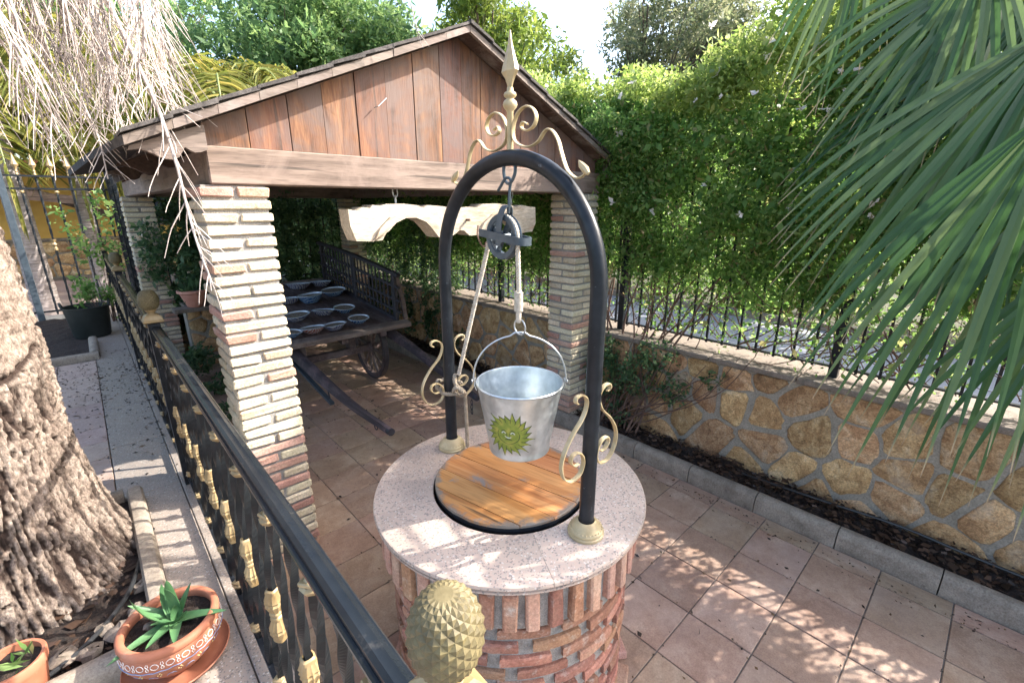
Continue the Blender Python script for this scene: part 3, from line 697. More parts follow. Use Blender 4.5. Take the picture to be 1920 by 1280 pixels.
# roof: boards, felt and rafters
Y0, Y1 = 2.405, 7.42
def slab(xa, xb, y0, y1, off, th):
    return [(xa, zr(xa) + off), (xb, zr(xb) + off), (xb, zr(xb) + off + th), (xa, zr(xa) + off + th)]
ny = 30
for side in (0, 1):
    xs = (.36, 1.878) if side == 0 else (1.882, 3.50)
    for k in range(ny):
        ya = Y0 + .012 + (Y1 - Y0 - .02) * k / ny; yb = Y0 + .012 + (Y1 - Y0 - .02) * (k + 1) / ny - .004
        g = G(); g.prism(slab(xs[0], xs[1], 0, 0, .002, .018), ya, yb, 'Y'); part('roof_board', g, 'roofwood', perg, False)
    g = G(); g.prism(slab(xs[0], xs[1], 0, 0, .022, .02), Y0 + .005, Y1, 'Y'); part('roof_felt', g, 'shingle', perg, False)
    for yy in (3.2, 4.1, 5.0, 5.9, 6.8):
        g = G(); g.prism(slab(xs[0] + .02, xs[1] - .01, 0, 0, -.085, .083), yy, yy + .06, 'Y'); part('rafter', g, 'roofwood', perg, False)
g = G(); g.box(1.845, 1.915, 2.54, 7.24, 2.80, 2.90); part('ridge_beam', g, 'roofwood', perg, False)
# fascia boards and lapped felt shingles along the front rake
def rake(xa, xb, n):
    for k in range(n):
        a = xa + (xb - xa) * k / n; b = xa + (xb - xa) * (k + 1) / n; d = .004 * (1 if xb > xa else -1)
        lo, hi = min(a, b), max(a, b)
        g = G(); g.prism([(lo + .001, zr(lo) - .002), (hi - .001, zr(hi) - .002), (hi - .001, zr(hi) + .033), (lo + .001, zr(lo) + .033)], Y0 - .022 + rnd.uniform(-.002, .002), Y0 + .003, 'Y')
        part('fascia_board', g, 'fascia', perg, False)
        j = rnd.uniform(0, .008)
        g = G(); g.prism([(lo - .004, zr(lo) + .038 + (j if xa < xb else 0)), (hi + .004, zr(hi) + .038 + (0 if xa < xb else j)), (hi + .004, zr(hi) + .052 + j), (lo - .004, zr(lo) + .052 + j)], Y0 - .034 + rnd.uniform(-.006, .004), Y0 + .30, 'Y')
        part('shingle', g, 'shingle', perg, False)
rake(.19, 1.88, 10); rake(3.50, 1.88, 10)
# drooping eave flap on the left, carved corbel boards
g = G()
A = [(.19, Y0, zr(.19)), (.10, 3.1, 2.20), (.02, 4.0, 2.165), (.20, 4.9, 2.235), (.40, 5.7, 2.29)]
B = [(.44, Y0, zr(.44) + .02), (.44, 3.1, zr(.44) + .02), (.44, 4.0, zr(.44) + .02), (.44, 4.9, zr(.44) + .02), (.44, 5.7, zr(.44) + .02)]
vs = []; 
for p, q in zip(A, B): vs += [p, q, (p[0], p[1], p[2] + .035), (q[0], q[1], q[2] + .035)]
fs = []
for k in range(4):
    b = k * 4; c = b + 4; fs += [(b, b + 1, c + 1, c), (b + 2, c + 2, c + 3, b + 3), (b, c, c + 2, b + 2), (b + 1, b + 3, c + 3, c + 1)]
fs += [(0, 2, 3, 1), (16, 17, 19, 18)]
g.add(vs, fs); part('eave_flap', g, 'shingle', perg, False)
cor = [(.476, 2.325), (.363, 2.283), (.21, 2.222), (.202, 2.206), (.239, 2.212), (.262, 2.206), (.285, 2.196), (.300, 2.186), (.316, 2.180), (.345, 2.178), (.368, 2.189), (.383, 2.212), (.393, 2.230), (.41, 2.219), (.426, 2.211), (.45, 2.214), (.476, 2.226)]
g = G(); g.prism(cor, 2.44, 2.485, 'Y'); part('corbel', g, 'fascia', perg, False)
for yy in (3.2, 4.1):
    g = G(); g.prism([(a, b - .02) for a, b in cor], yy, yy + .05, 'Y'); part('corbel', g, 'roofwood', perg, False)
cor2 = [(3.76 - a, b - .0) for a, b in cor]
g = G(); g.prism([(a + .06, b) for a, b in cor2], 2.44, 2.485, 'Y'); part('corbel', g, 'fascia', perg, False)
# bent nail on the gable
g = G(); g.tube([(1.30, 2.50, 2.50), (1.31, 2.47, 2.505), (1.36, 2.468, 2.55)], .0025, 5); part('nail', g, 'wire', perg)

# ox yoke hanging under the beam
yk = [(1.112, 1.975), (1.16, 1.965), (1.2, 1.985), (1.245, 1.980), (1.258, 1.997), (1.318, 1.992), (1.36, 2.002), (1.46, 2.004), (1.56, 1.994), (1.60, 1.979), (1.628, 1.996), (1.72, 1.990), (1.816, 1.979), (1.9, 1.98), (1.97, 1.984),
      (2.03, 1.979), (2.07, 2.003), (2.2, 2.006), (2.32, 1.998), (2.40, 1.978), (2.44, 1.995), (2.52, 1.985), (2.59, 1.98), (2.595, 1.86), (2.56, 1.80), (2.42, 1.795), (2.385, 1.85), (2.32, 1.90), (2.25, 1.915), (2.17, 1.905), (2.11, 1.87), (2.07, 1.80),
      (1.95, 1.797), (1.91, 1.83), (1.87, 1.835), (1.84, 1.815), (1.80, 1.797), (1.69, 1.797), (1.645, 1.85), (1.60, 1.895), (1.53, 1.922), (1.46, 1.922), (1.39, 1.895), (1.34, 1.85), (1.305, 1.797), (1.235, 1.794), (1.145, 1.80), (1.118, 1.88)]
yoke = thing('ox_yoke', 'whitewashed wooden double ox yoke with two arches, hanging under the front beam', 'yoke', (1.85, 2.6, 2.0))
n = len(yk); vs = []; cxk = 1.85
for yy, s_ in ((2.535, .0), (2.545, .006), (2.65, .006), (2.66, 0)):
    for i, (a, b) in enumerate(yk):
        pa, pb = yk[i - 1], yk[(i + 1) % n]; tx, tz = pb[0] - pa[0], pb[1] - pa[1]; L = math.hypot(tx, tz) or 1
        e = .006 if s_ == 0 else 0
        vs.append((a + tz / L * -e * -1, yy, b - tx / L * e * -1) if False else (a - e * (-tz / L) * -1 if False else a, yy, b))
fs = []
for r in range(3):
    for k in range(n): fs.append((r * n + k, r * n + (k + 1) % n, (r + 1) * n + (k + 1) % n, (r + 1) * n + k))
fs += [tuple(range(n)), tuple(reversed(range(3 * n, 4 * n)))]
g = G(); g.add(vs, fs); part('yoke_body', g, 'yoke', yoke, True, sharp=22)
g = G(); g.prism([(1.235, 1.794), (1.34, 1.85), (1.39, 1.895), (1.46, 1.922), (1.53, 1.922), (1.60, 1.895), (1.645, 1.85), (1.69, 1.797), (1.725, 1.797), (1.69, 1.87), (1.62, 1.93), (1.54, 1.955), (1.45, 1.955), (1.36, 1.93), (1.29, 1.87), (1.25, 1.80)], 2.512, 2.534, 'Y'); part('carved_rim', g, 'yoke', yoke, True, sharp=22)
g = G(); g.prism([(1.95, 1.797), (2.07, 1.80), (2.11, 1.87), (2.17, 1.905), (2.25, 1.915), (2.32, 1.90), (2.385, 1.85), (2.42, 1.795), (2.455, 1.795), (2.42, 1.87), (2.34, 1.93), (2.25, 1.945), (2.15, 1.935), (2.07, 1.88), (2.03, 1.82)], 2.512, 2.534, 'Y'); part('carved_rim', g, 'yoke', yoke, True, sharp=22)
for xx in (1.445, 2.40):
    for k in range(2):
        c = (xx, 2.6, 2.072 - k * .05); rr = .016
        pts = [(c[0] + (rr * math.cos(a) if k == 0 else rr * .6 * math.cos(a)), c[1] + (0 if k == 0 else rr * math.cos(a) * .8), c[2] + .032 * math.sin(a)) for a in [2 * math.pi * i / 14 for i in range(14)]]
        g = G(); g.tube(pts, .0042, 6, closed=True); part('chain_link', g, 'wire', yoke)
g = G(); g.lathe([(.008, 2.652), (.008, 2.50)], c=(1.93, 0, 1.90), n=8, axis='Y', caps=True); part('peg', g, 'stem', yoke)
g = G(); g.tube(catmull([(2.0, 2.5, 1.86), (1.97, 2.47, 1.80), (1.99, 2.46, 1.74), (2.03, 2.47, 1.72), (2.05, 2.48, 1.75)], 4), .006, 6); part('iron_hook', g, 'stem', yoke)

# ================================================================== CART
def tilt(g):
    g.v = [(x, y, z + .1 * (y - 4.4)) for x, y, z in g.v]; return g
cart = thing('farm_cart', 'old dark wooden two wheeled farm cart with spindle side rack, shafts resting low', 'cart', (1.8, 4.9, 0))
for k in range(13):
    x0 = .98 + k * .112; g = G(); g.box(x0, x0 + .108, 4.50, 6.55, .715, .745, .004, .002); part('bed_plank', tilt(g), 'cartwood', cart, False)
g = G(); g.box(.93, 2.52, 4.36, 4.495, .70, .752, .008, .003); part('front_plank', tilt(g), 'cartx', cart, False)
g = G(); g.box(.93, 2.5, 6.556, 6.64, .70, .765, .008, .003); part('rear_plank', tilt(g), 'cartx', cart, False)
for x0 in (1.25, 1.75, 2.18):
    g = G(); g.box(x0, x0 + .07, 4.45, 6.5, .62, .712); part('bearer', tilt(g), 'cartwood', cart, False)
XR = 2.415
rk = link('side_rack', None, cart, (XR, 4.5, .75)); ORG[rk.name] = (XR, 4.5, .75)
g = G(); g.box(XR - .022, XR + .022, 4.50, 6.5, .748, .785, .004); bpy.data.objects.remove(rk); rk = part('side_rack', tilt(g), 'cartdark', cart, False)
for (z, w_, t_) in ((1.27, .022, .018), (1.135, .012, .012), (.985, .012, .012), (.865, .012, .012)):
    g = G(); 
    pts = [(XR, 4.40 + 2.2 * k / 24, z + (.025 * math.sin(3.14 * k / 24) if z > 1.2 else 0)) for k in range(25)]
    g.tube(pts, 1, sec=[(-t_, -w_), (t_, -w_), (t_, w_), (-t_, w_)], ref=(0, 0, 1)); part('rail', tilt(g), 'cartdark', rk, False)
for k in range(22):
    y = 4.56 + k * .092; g = G()
    g.lathe([(.010, .78), (.010, .84), (.015, .86), (.010, .90), (.012, .96), (.016, .99), (.010, 1.04), (.011, 1.10), (.016, 1.13), (.010, 1.18), (.010, 1.27)], c=(XR, y, 0), n=6); part('spindle', tilt(g), 'cartdark', rk)
for y in (4.50, 5.5, 6.50):
    g = G(); g.box(XR - .02, XR + .02, y - .02, y + .02, .75, 1.30, .004); part('stake', tilt(g), 'cartdark', rk, False)
g = G(); g.tube([(XR + .03, 4.52, 1.25), (XR + .10, 4.52, .95), (XR + .12, 4.52, .74)], 1, sec=[(-.014, -.022), (.014, -.022), (.014, .022), (-.014, .022)], ref=(0, 1, 0)); part('brace', tilt(g), 'cartx', cart, False)
for X in (1.18, 2.28):
    R_ = .385; c = (X, 4.93, R_)
    g = G(); g.lathe([(R_ - .012, -.028), (R_, -.028), (R_, .028), (R_ - .012, .028)], c=c, n=40, axis='X'); g.lathe([(R_ - .012, .028), (R_ - .012, -.028)], c=c, n=40, axis='X')
    wh = part('wheel', g, 'cartdark', cart)
    g = G(); g.lathe([(R_ - .013, -.025), (R_ - .013, .025), (R_ - .065, .02), (R_ - .065, -.02), (R_ - .013, -.025)], c=c, n=40, axis='X'); part('felloe', g, 'cartwood', wh)
    g = G(); g.lathe([(0, -.11), (.035, -.11), (.045, -.05), (.065, -.03), (.065, .03), (.045, .05), (.035, .11), (0, .11)], c=c, n=16, axis='X'); part('hub', g, 'cartwood', wh)
    for k in range(12):
        a = 2 * math.pi * k / 12 + .1; u = (math.cos(a), math.sin(a))
        p = [(X, c[1] + u[0] * r, c[2] + u[1] * r) for r in (.055, .14, .24, .325)]
        g = G(); g.tube(p, [.017, .020, .016, .013], 6, ref=(1, 0, 0)); part('spoke', g, 'cartx', wh)
g = G(); g.box(1.2, 2.26, 4.89, 4.97, .35, .42); part('axle', g, 'cartwood', cart, False)
for X in (1.45, 2.0):
    g = G(); g.box(X, X + .07, 4.87, 4.99, .42, .675); part('axle_block', g, 'cartwood', cart, False)
SEC = [(-1, -1), (-.6, -1), (.6, -1), (1, -1), (1, 1), (-1, 1)]
def shaft(pts, lab):
    P = catmull(pts, 6); n = len(P)
    r = [.045 - .023 * min(1, max(0, (k / n - .25) * 1.6)) for k in range(n)]
    g = G(); g.tube(P, r, sec=[(-1.1, -.7), (1.1, -.7), (1.25, 0), (1.1, .7), (-1.1, .7), (-1.25, 0)], ref=(0, 0, 1)); s = part('shaft', g, 'purple', cart, True, label=lab, sharp=50)
    e = P[-1]; d = (Vector(P[-1]) - Vector(P[-3])).normalized()
    g = G(); g.tube([tuple(Vector(e) - d * .03), tuple(Vector(e) + d * .012)], r[-1] * 1.25, 10); part('iron_ferrule', g, 'cartdark', s)
    q = Vector(e) - d * .22
    g = G(); g.tube([(q.x, q.y + .022 * math.cos(a), q.z - .045 + .022 * math.sin(a)) for a in [i * math.pi / 6 for i in range(12)]], .005, 6, closed=True); part('iron_ring', g, 'cartdark', s)
shaft([(1.30, 4.75, .66), (1.30, 4.35, .60), (1.31, 3.8, .525), (1.33, 3.3, .465), (1.345, 2.72, .455)], 'left shaft, dark with a ragged thick end')
shaft([(2.30, 4.9, .70), (2.30, 4.5, .65), (2.30, 4.0, .575), (2.29, 3.5, .47), (2.28, 2.92, .37)], 'right shaft, purplish paint')
for k in range(3):
    c = (2.285, 3.0 + .0, .30 - k * .045)
    g = G(); g.tube([(c[0] + (.012 * math.cos(a) if k % 2 else 0), c[1] + (0 if k % 2 else .012 * math.cos(a)), c[2] + .026 * math.sin(a)) for a in [i * math.pi / 6 for i in range(12)]], .004, 5, closed=True); part('chain_link', g, 'cartdark', cart)
g = G(); g.tube([(1.27, 4.6, .56), (1.32, 3.72, .345)], 1, sec=[(-.012, -.018), (.012, -.018), (.012, .018), (-.012, .018)], ref=(0, 0, 1)); part('prop_leg', g, 'grey_iron', cart, False)
g = G(); g.tube([(1.325, 3.78, .36), (1.325, 3.80, .44), (1.33, 3.82, .54)], .006, 6); part('leg_strap', g, 'cartdark', cart)

bowls = [(1.971, 6.257, .145, 'bowl_white', 'white', 'farthest left of the back row on the cart'), (2.268, 6.273, .132, 'bowl_white', 'white', 'in the far right corner of the cart by the rack'),
 (2.245, 5.783, .137, 'bowl_blue', 'pale blue', 'just in front of the far corner bowl, against the rack'), (1.891, 5.603, .138, 'bowl_blue', 'tall blue rimmed', 'in the middle of the second row on the cart'),
 (1.654, 5.677, .126, 'bowl_white', 'grey white', 'half hidden by the brick pillar, second row'), (2.067, 5.077, .107, 'bowl_blue', 'shallow light blue', 'third row, nearest the spindle rack'),
 (1.822, 5.073, .113, 'bowl_white', 'shallow bluish white', 'middle of the third row on the cart'), (1.531, 5.04, .125, 'bowl_white', 'flat dark patterned', 'third row, next to the brick pillar'),
 (2.043, 4.659, .101, 'bowl_blue', 'white with bold blue stripes', 'front right, alone by the end of the rack'), (1.742, 4.569, .11, 'bowl_white', 'white with violet pattern', 'front row between the striped and red patterned bowls'),
 (1.526, 4.582, .112, 'bowl_red', 'red and blue patterned', 'front row over the cart edge'), (1.305, 4.587, .103, 'bowl_blue', 'small grey blue', 'front row corner, cut off by the brick pillar')]
for (x, y, r, mt, a, b) in bowls:
    r *= 1.1
    z = .745 + .1 * (y - 4.4) + .004
    t = thing('ceramic_bowl', '%s bowl, %s' % (a, b), 'bowl', (x, y, z), 'glazed bowls set out on the cart bed')
    t.rotation_euler = (math.atan(.1), 0, rnd.uniform(0, 6))
    h = .058 * (1.35 if 'tall' in a else 1) * r / .12
    g = G(); g.lathe([(r * .55, 0), (r * .6, .006), (r * .78, h * .4), (r * .95, h * .85), (r * .97, h * .93)], n=28)
    o = link('bowl_body', mesh('bowl_body', g, mt, True), t, (x, y, z))
    g = G(); g.lathe([(r * .965, h * .90), (r * 1.03, h * .96), (r * 1.02, h), (r * .93, h), (r * .88, h * .8), (r * .8, h * .62)], n=28)
    link('bowl_rim', mesh('bowl_rim', g, 'bowl_rim', True), t, (x, y, z))
    g = G(); g.lathe([(0, h * .84), (r * .5, h * .84), (r * .89, h * .80)], n=20); link('gravel_fill', mesh('gravel_fill', g, 'seed', True), t, (x, y, z))

# ================================================================== WELL
WC = (1.085, 1.185)
well = thing('well', 'round rustic red brick well with a pink granite rim', 'well', (WC[0], WC[1], 0))
g = G(); g.lathe([(.466, 0), (.466, .71), (.488, .712), (.488, .87)], c=(WC[0], WC[1], 0), n=64); g.lathe([(.285, .87), (.285, .3)], c=(WC[0], WC[1], 0), n=48); part('well_wall', g, 'mortar', well)
wb = []
for i in range(6):
    g = G(); L = .165 + .014 * rnd.random()
    # slightly curved brick face
    vs = []; fs = []
    def cb(L, h, t0, t1, c):
        R_ = .478; pts = []
        g = G(); ns = 4
        for (zz, ins) in ((0, c), (c, 0), (h - c, 0), (h, c)):
            for k in range(ns + 1):
                a = (k / ns - .5) * (L - 2 * ins) / R_; j = rnd.uniform(-.003, .003)
                rr = R_ + t1 - ins + j; pts.append((rr * math.sin(a), -rr * math.cos(a) + R_, zz))
        # back
        b = len(pts)
        for zz in (0, h):
            for k in range(ns + 1):
                a = (k / ns - .5) * L / R_; rr = R_ - .03; pts.append((rr * math.sin(a), -rr * math.cos(a) + R_, zz))
        m = ns + 1
        for r in range(3):
            for k in range(ns): fs.append((r * m + k, r * m + k + 1, (r + 1) * m + k + 1, (r + 1) * m + k))
        for k in range(ns):
            fs.append((b + k, b + k + 1, k + 1, k)); fs.append((3 * m + k, 3 * m + k + 1, b + m + k + 1, b + m + k))
        fs.append((b, 0, m, 2 * m, 3 * m, b + m)); fs.append((b + ns, b + m + ns, 3 * m + ns, 2 * m + ns, m + ns, ns))
        g.add(pts, fs); return g
    g = cb(L, .038, 0, .004, .005); wb.append(mesh('well_brick', g, 'brick_well', True, sharp=30))
z = .012; row = 0
while z < .69:
    n = 14; o0 = (row % 2) * .5 + rnd.uniform(-.12, .12)
    for k in range(n):
        a = 2 * math.pi * (k + o0) / n + rnd.uniform(-.012, .012)
        R_ = .478 + rnd.uniform(-.003, .004)
        # brick local origin at face centre: rotate so -Y faces outward
        link('brick', rnd.choice(wb), well, (WC[0] + (R_) * math.sin(a), WC[1] - (R_) * math.cos(a), z + rnd.uniform(-.002, .002)), (rnd.uniform(-.02, .02), 0, a))
    z += .0585; row += 1
sb = []
for i in range(5):
    g = G(); g.box(-.024, .024, -.022, .05, 0, .150 + rnd.uniform(-.006, .006), .006, .004); sb.append(mesh('soldier_brick', g, 'brick_well' if i < 3 else 'brick_red', True, fix=False, sharp=25))
for k in range(42):
    a = 2 * math.pi * k / 42 + rnd.uniform(-.008, .008); R_ = .488 + rnd.uniform(-.004, .005)
    link('brick', rnd.choice(sb), well, (WC[0] + R_ * math.sin(a), WC[1] - R_ * math.cos(a), .715), (0, 0, a + rnd.uniform(-.03, .03)))
for k in range(13):
    a = 2 * math.pi * k / 13; R_ = .475
    m = rnd.choice(BV['brick_red']); link('brick', m, well, (WC[0] + R_ * math.sin(a), WC[1] - R_ * math.cos(a), .001), (0, 0, a), (.68, .75, .9))
# granite rim in four segments
RIM = .532
prof = [(.3065, .884), (.525, .884), (.530, .888), (.530, .894), (.522, .8965), (.522, .8985), (.531, .902), (RIM + .003, .908), (RIM, .917), (.526, .920), (.309, .920), (.3065, .917)]
cuts = [math.radians(a) for a in (-118, -17, 75, 160)]
for k in range(4):
    a0 = cuts[k]; a1 = cuts[(k + 1) % 4] + (2 * math.pi if k == 3 else 0); ns = 30; vs = []; fs = []
    a0 += .0012; a1 -= .0012; m = len(prof)
    for i in range(ns + 1):
        a = a0 + (a1 - a0) * i / ns
        for r, zz in prof: vs.append((WC[0] + r * math.cos(a), WC[1] + r * math.sin(a), zz))
    for i in range(ns):
        for j in range(m): fs.append((i * m + j, i * m + (j + 1) % m, (i + 1) * m + (j + 1) % m, (i + 1) * m + j))
    fs += [tuple(range(m)), tuple(reversed(range(ns * m, ns * m + m)))]
    g = G(); g.add(vs, fs); part('rim_slab', g, 'granite', well, True, sharp=35)
# wooden lid
LC = (1.10, 1.20); LR = .303
lid = thing('well_cover', 'round lid of worn orange varnished planks lying in the granite rim', 'cover', (LC[0], LC[1], .93))
g = G(); g.lathe([(LR - .02, .905), (LR + .001, .905), (LR + .002, .913), (LR + .001, .922), (LR - .006, .926), (LR - .02, .924)], c=(LC[0], LC[1], 0), n=64); part('lid_band', g, 'black_iron', lid)
pls = [-.302, -.225, -.118, .004, .125, .232, .302]
for i, (a, b) in enumerate(zip(pls[:-1], pls[1:])):
    # planks run along the camera's left-right descending diagonal, i.e. along world -Y+X
    ga = .0012 if i != 4 else .006
    poly = []
    a_, b_ = a + .0012, b - ga
    N = 14
    def hw(t): return math.sqrt(max(1e-6, LR * LR - t * t))
    top = [(hw(a_ + (b_ - a_) * k / N), a_ + (b_ - a_) * k / N) for k in range(N + 1)]
    bot = [(-x, y) for x, y in reversed(top)]
    poly = top + bot
    g = G()
    dz = rnd.uniform(-.001, .001)
    n = len(poly); vs = []
    for zz, s_ in ((.912, 1), (.930 + dz, 1), (.934 + dz, .985)):
        for x, y in poly:
            yy = y if s_ == 1 else (a_ + b_) / 2 + (y - (a_ + b_) / 2) * .985
            vs.append((x * s_, yy, zz))
    fs = [tuple(reversed(range(n))), tuple(range(2 * n, 3 * n))]
    for r in range(2):
        for k in range(n): fs.append((r * n + k, r * n + (k + 1) % n, (r + 1) * n + (k + 1) % n, (r + 1) * n + k))
    g.add(vs, fs)
    o = link('plank', mesh('plank', g, 'lid', True, sharp=30), lid, (LC[0], LC[1], 0), (0, 0, math.radians(-78)))

# ---- arch
AX = 1.077
arch = thing('well_arch', 'black tubular iron arch with pale gold scrollwork and spear standing on the well rim', 'arch', (AX, 1.18, .92))
YA, YB = 1.572, .790; YM = (YA + YB) / 2; RA = (YA - YB) / 2; ZS = 1.755
P = [(AX, YA, .925), (AX, YA, 1.2), (AX, YA, 1.5)] + [(AX, YM + RA * math.cos(t), ZS + RA * math.sin(t)) for t in [math.pi * k / 36 for k in range(37)]] + [(AX, YB, 1.5), (AX, YB, 1.2), (AX, YB, .925)]
g = G(); g.tube(P, .0255, 16, ref=(1, 0, 0)); part('arch_tube', g, 'black_iron', arch, True, sharp=60)
for Y in (YA, YB):
    g = G(); g.lathe([(.062, .9215), (.0625, .930), (.058, .933), (.060, .938), (.057, .944), (.050, .950), (.048, .957), (.041, .964), (.037, .969), (.0285, .973), (.0275, .968), (.0265, .95)], c=(AX, Y, 0), n=32); fl = part('flange', g, 'cream', arch, sharp=50)
    for k in range(28):
        a = 2 * math.pi * k / 28; g = G(); g.lathe([(0, -.0035), (.0035, 0), (0, .0035)], c=(AX + .054 * math.cos(a), Y + .054 * math.sin(a), .9475), n=5)
        if k % 4 == 0: bead = G()
        bead.v += [] ; bead.add(g.v, g.f)
        if k % 4 == 3: part('bead_row', bead, 'cream', fl)
LY = [(1.004, 1.424), (.992, 1.430), (.994, 1.446), (1.018, 1.448), (1.042, 1.431), (1.045, 1.402), (1.024, 1.364), (.981, 1.325), (.947, 1.279), (.935, 1.235), (.948, 1.191), (.982, 1.164), (1.025, 1.170), (1.043, 1.202), (1.036, 1.235), (1.011, 1.255), (.985, 1.252), (.980, 1.232), (1.000, 1.213), (1.019, 1.212)]
def scroll(pts, parent, wd=.0075, th=.0028, name='scroll', yp=None):
    P = catmull([(AX, y, z) if yp is None else (y, yp, z) for y, z in pts], 6)
    n = len(P); g = G()
    rr = [1.0 if 5 < k < n - 6 else .75 for k in range(n)]
    g.tube(P, rr, sec=[(-wd, -th * .6), (-wd * .6, -th), (wd * .6, -th), (wd, -th * .6), (wd, th * .6), (wd * .6, th), (-wd * .6, th), (-wd, th * .6)], ref=(1, 0, 0) if yp is None else (0, 1, 0)); return part(name, g, 'cream', parent, True, sharp=50)
for Y0_ in (YB, YA):
    for s in (1, -1):
        scroll([(AX + s * (AX - x), z) for x, z in LY], arch, yp=Y0_ + .0)
TP = [(1.092, 2.236), (1.112, 2.244), (1.119, 2.229), (1.096, 2.219), (1.067, 2.227), (1.055, 2.251), (1.068, 2.275), (1.097, 2.287), (1.126, 2.279), (1.147, 2.259), (1.158, 2.229), (1.152, 2.197), (1.122, 2.178), (1.083, 2.172), (1.046, 2.183), (1.024, 2.204), (1.008, 2.213), (.987, 2.206), (.965, 2.18), (.951, 2.147), (.936, 2.113), (.92, 2.090), (.892, 2.073), (.87, 2.076), (.854, 2.088)]
scroll(TP, arch); scroll([(2 * 1.172 - y, z) for y, z in TP], arch)
for s in (1, -1):
    y = 1.172 + s * (.854 - 1.172); g = G(); g.tube([(AX, y + s * -.006, 2.082), (AX, y + s * .006, 2.094), (AX, y + s * .020, 2.106), (AX, y + s * .032, 2.120)], [.006, .012, .010, .001], 8, ref=(1, 0, 0)); g.v = [(AX + (a - AX) * .9, b, c) for a, b, c in g.v]; part('leaf_tip', g, 'cream', arch)
c = (AX, 1.172, 0)
g = G(); g.lathe([(.0105, 2.165), (.0105, 2.28), (.013, 2.285), (.020, 2.292), (.0235, 2.301), (.020, 2.311), (.012, 2.317), (.012, 2.319), (.018, 2.323), (.0205, 2.329), (.018, 2.335), (.0105, 2.340), (.010, 2.35)], c=c, n=16); part('spindle', g, 'cream', arch, sharp=60)
g = G(); g.lathe([(.009, 2.345), (.013, 2.36), (.022, 2.378), (.0365, 2.395), (.030, 2.415), (.018, 2.445), (.009, 2.47), (.003, 2.505), (0, 2.508)], c=c, n=6); g.v = [(AX + (a - AX) * .45, b, cc) for a, b, cc in g.v]; part('spear_tip', g, 'cream', arch, sharp=25)
# chain hook under the arch
g = G(); g.tube(catmull([(AX, 1.202, 2.125), (AX, 1.203, 2.10), (AX, 1.195, 2.075), (AX, 1.178, 2.066), (AX, 1.160, 2.078), (AX, 1.148, 2.10), (AX, 1.148, 2.125)], 4), .0055, 8, ref=(1, 0, 0)); part('shackle', g, 'grey_iron', arch)
hook = thing('pulley', 'blue grey iron pulley wheel in a strap frame hanging from the arch', 'pulley', (AX, 1.2, 2.06))
g = G(); g.tube(catmull([(AX, 1.232, 2.045), (AX - .004, 1.215, 2.058), (AX - .004, 1.19, 2.083), (AX, 1.170, 2.078), (AX + .002, 1.176, 2.05), (AX, 1.178, 2.0), (AX, 1.180, 1.972)], 4), .005, 8, ref=(1, 0, 0)); part('hook', g, 'grey_iron', hook)
PC = (AX, 1.205, 1.893); PR = .078
for s in (-1, 1):
    g = G(); g.lathe([(PR - .020, s * .008), (PR - .019, s * .014), (PR - .002, s * .016), (PR, s * .012), (PR - .006, s * .006), (PR - .018, s * .003)], c=PC, n=32, axis='X'); part('wheel_rim', g, 'grey_iron', hook)
g = G(); g.lathe([(PR - .018, -.012), (PR - .018, .012), (PR - .022, .012), (PR - .022, -.012), (PR - .018, -.012)], c=PC, n=32, axis='X'); part('groove', g, 'grey_iron', hook)
for k in range(4):
    a = k * math.pi / 2 + .5; g = G(); g.tube([(PC[0], PC[1] + math.cos(a) * r, PC[2] + math.sin(a) * r) for r in (.012, PR - .02)], 1, sec=[(-.006, -.007), (.006, -.007), (.006, .007), (-.006, .007)], ref=(1, 0, 0)); part('spoke', g, 'grey_iron', hook, False)
g = G(); g.lathe([(0, -.031), (.013, -.031), (.013, -.026), (.016, -.02), (.016, .02), (.013, .031), (0, .031)], c=PC, n=14, axis='X'); part('hub', g, 'grey_iron', hook)
st = [(-1, -.012), (1, -.012), (1, .012), (-1, .012)]
g = G(); g.tube(catmull([(AX - .024, 1.207, 1.862), (AX - .024, 1.205, 1.90), (AX - .023, 1.200, 1.95), (AX - .016, 1.192, 1.985), (AX, 1.188, 1.996), (AX + .016, 1.192, 1.985), (AX + .023, 1.200, 1.95), (AX + .024, 1.205, 1.90), (AX + .024, 1.207, 1.862)], 4), 1, sec=[(-.013, -.002), (.013, -.002), (.013, .002), (-.013, .002)], ref=(0, 1, 0)); part('hanger_strap', g, 'grey_iron', hook, True, sharp=40)
g = G(); g.tube(catmull([(AX - .028, 1.305, 1.905), (AX - .029, 1.20, 1.893), (AX - .027, 1.11, 1.884), (AX - .020, 1.093, 1.882), (AX, 1.088, 1.881), (AX + .020, 1.093, 1.882), (AX + .027, 1.11, 1.884), (AX + .029, 1.20, 1.893), (AX + .028, 1.305, 1.905)], 4), 1, sec=[(-.013, -.002), (.013, -.002), (.013, .002), (-.013, .002)], ref=(0, 0, 1)); part('cross_strap', g, 'grey_iron', hook, True, sharp=40)

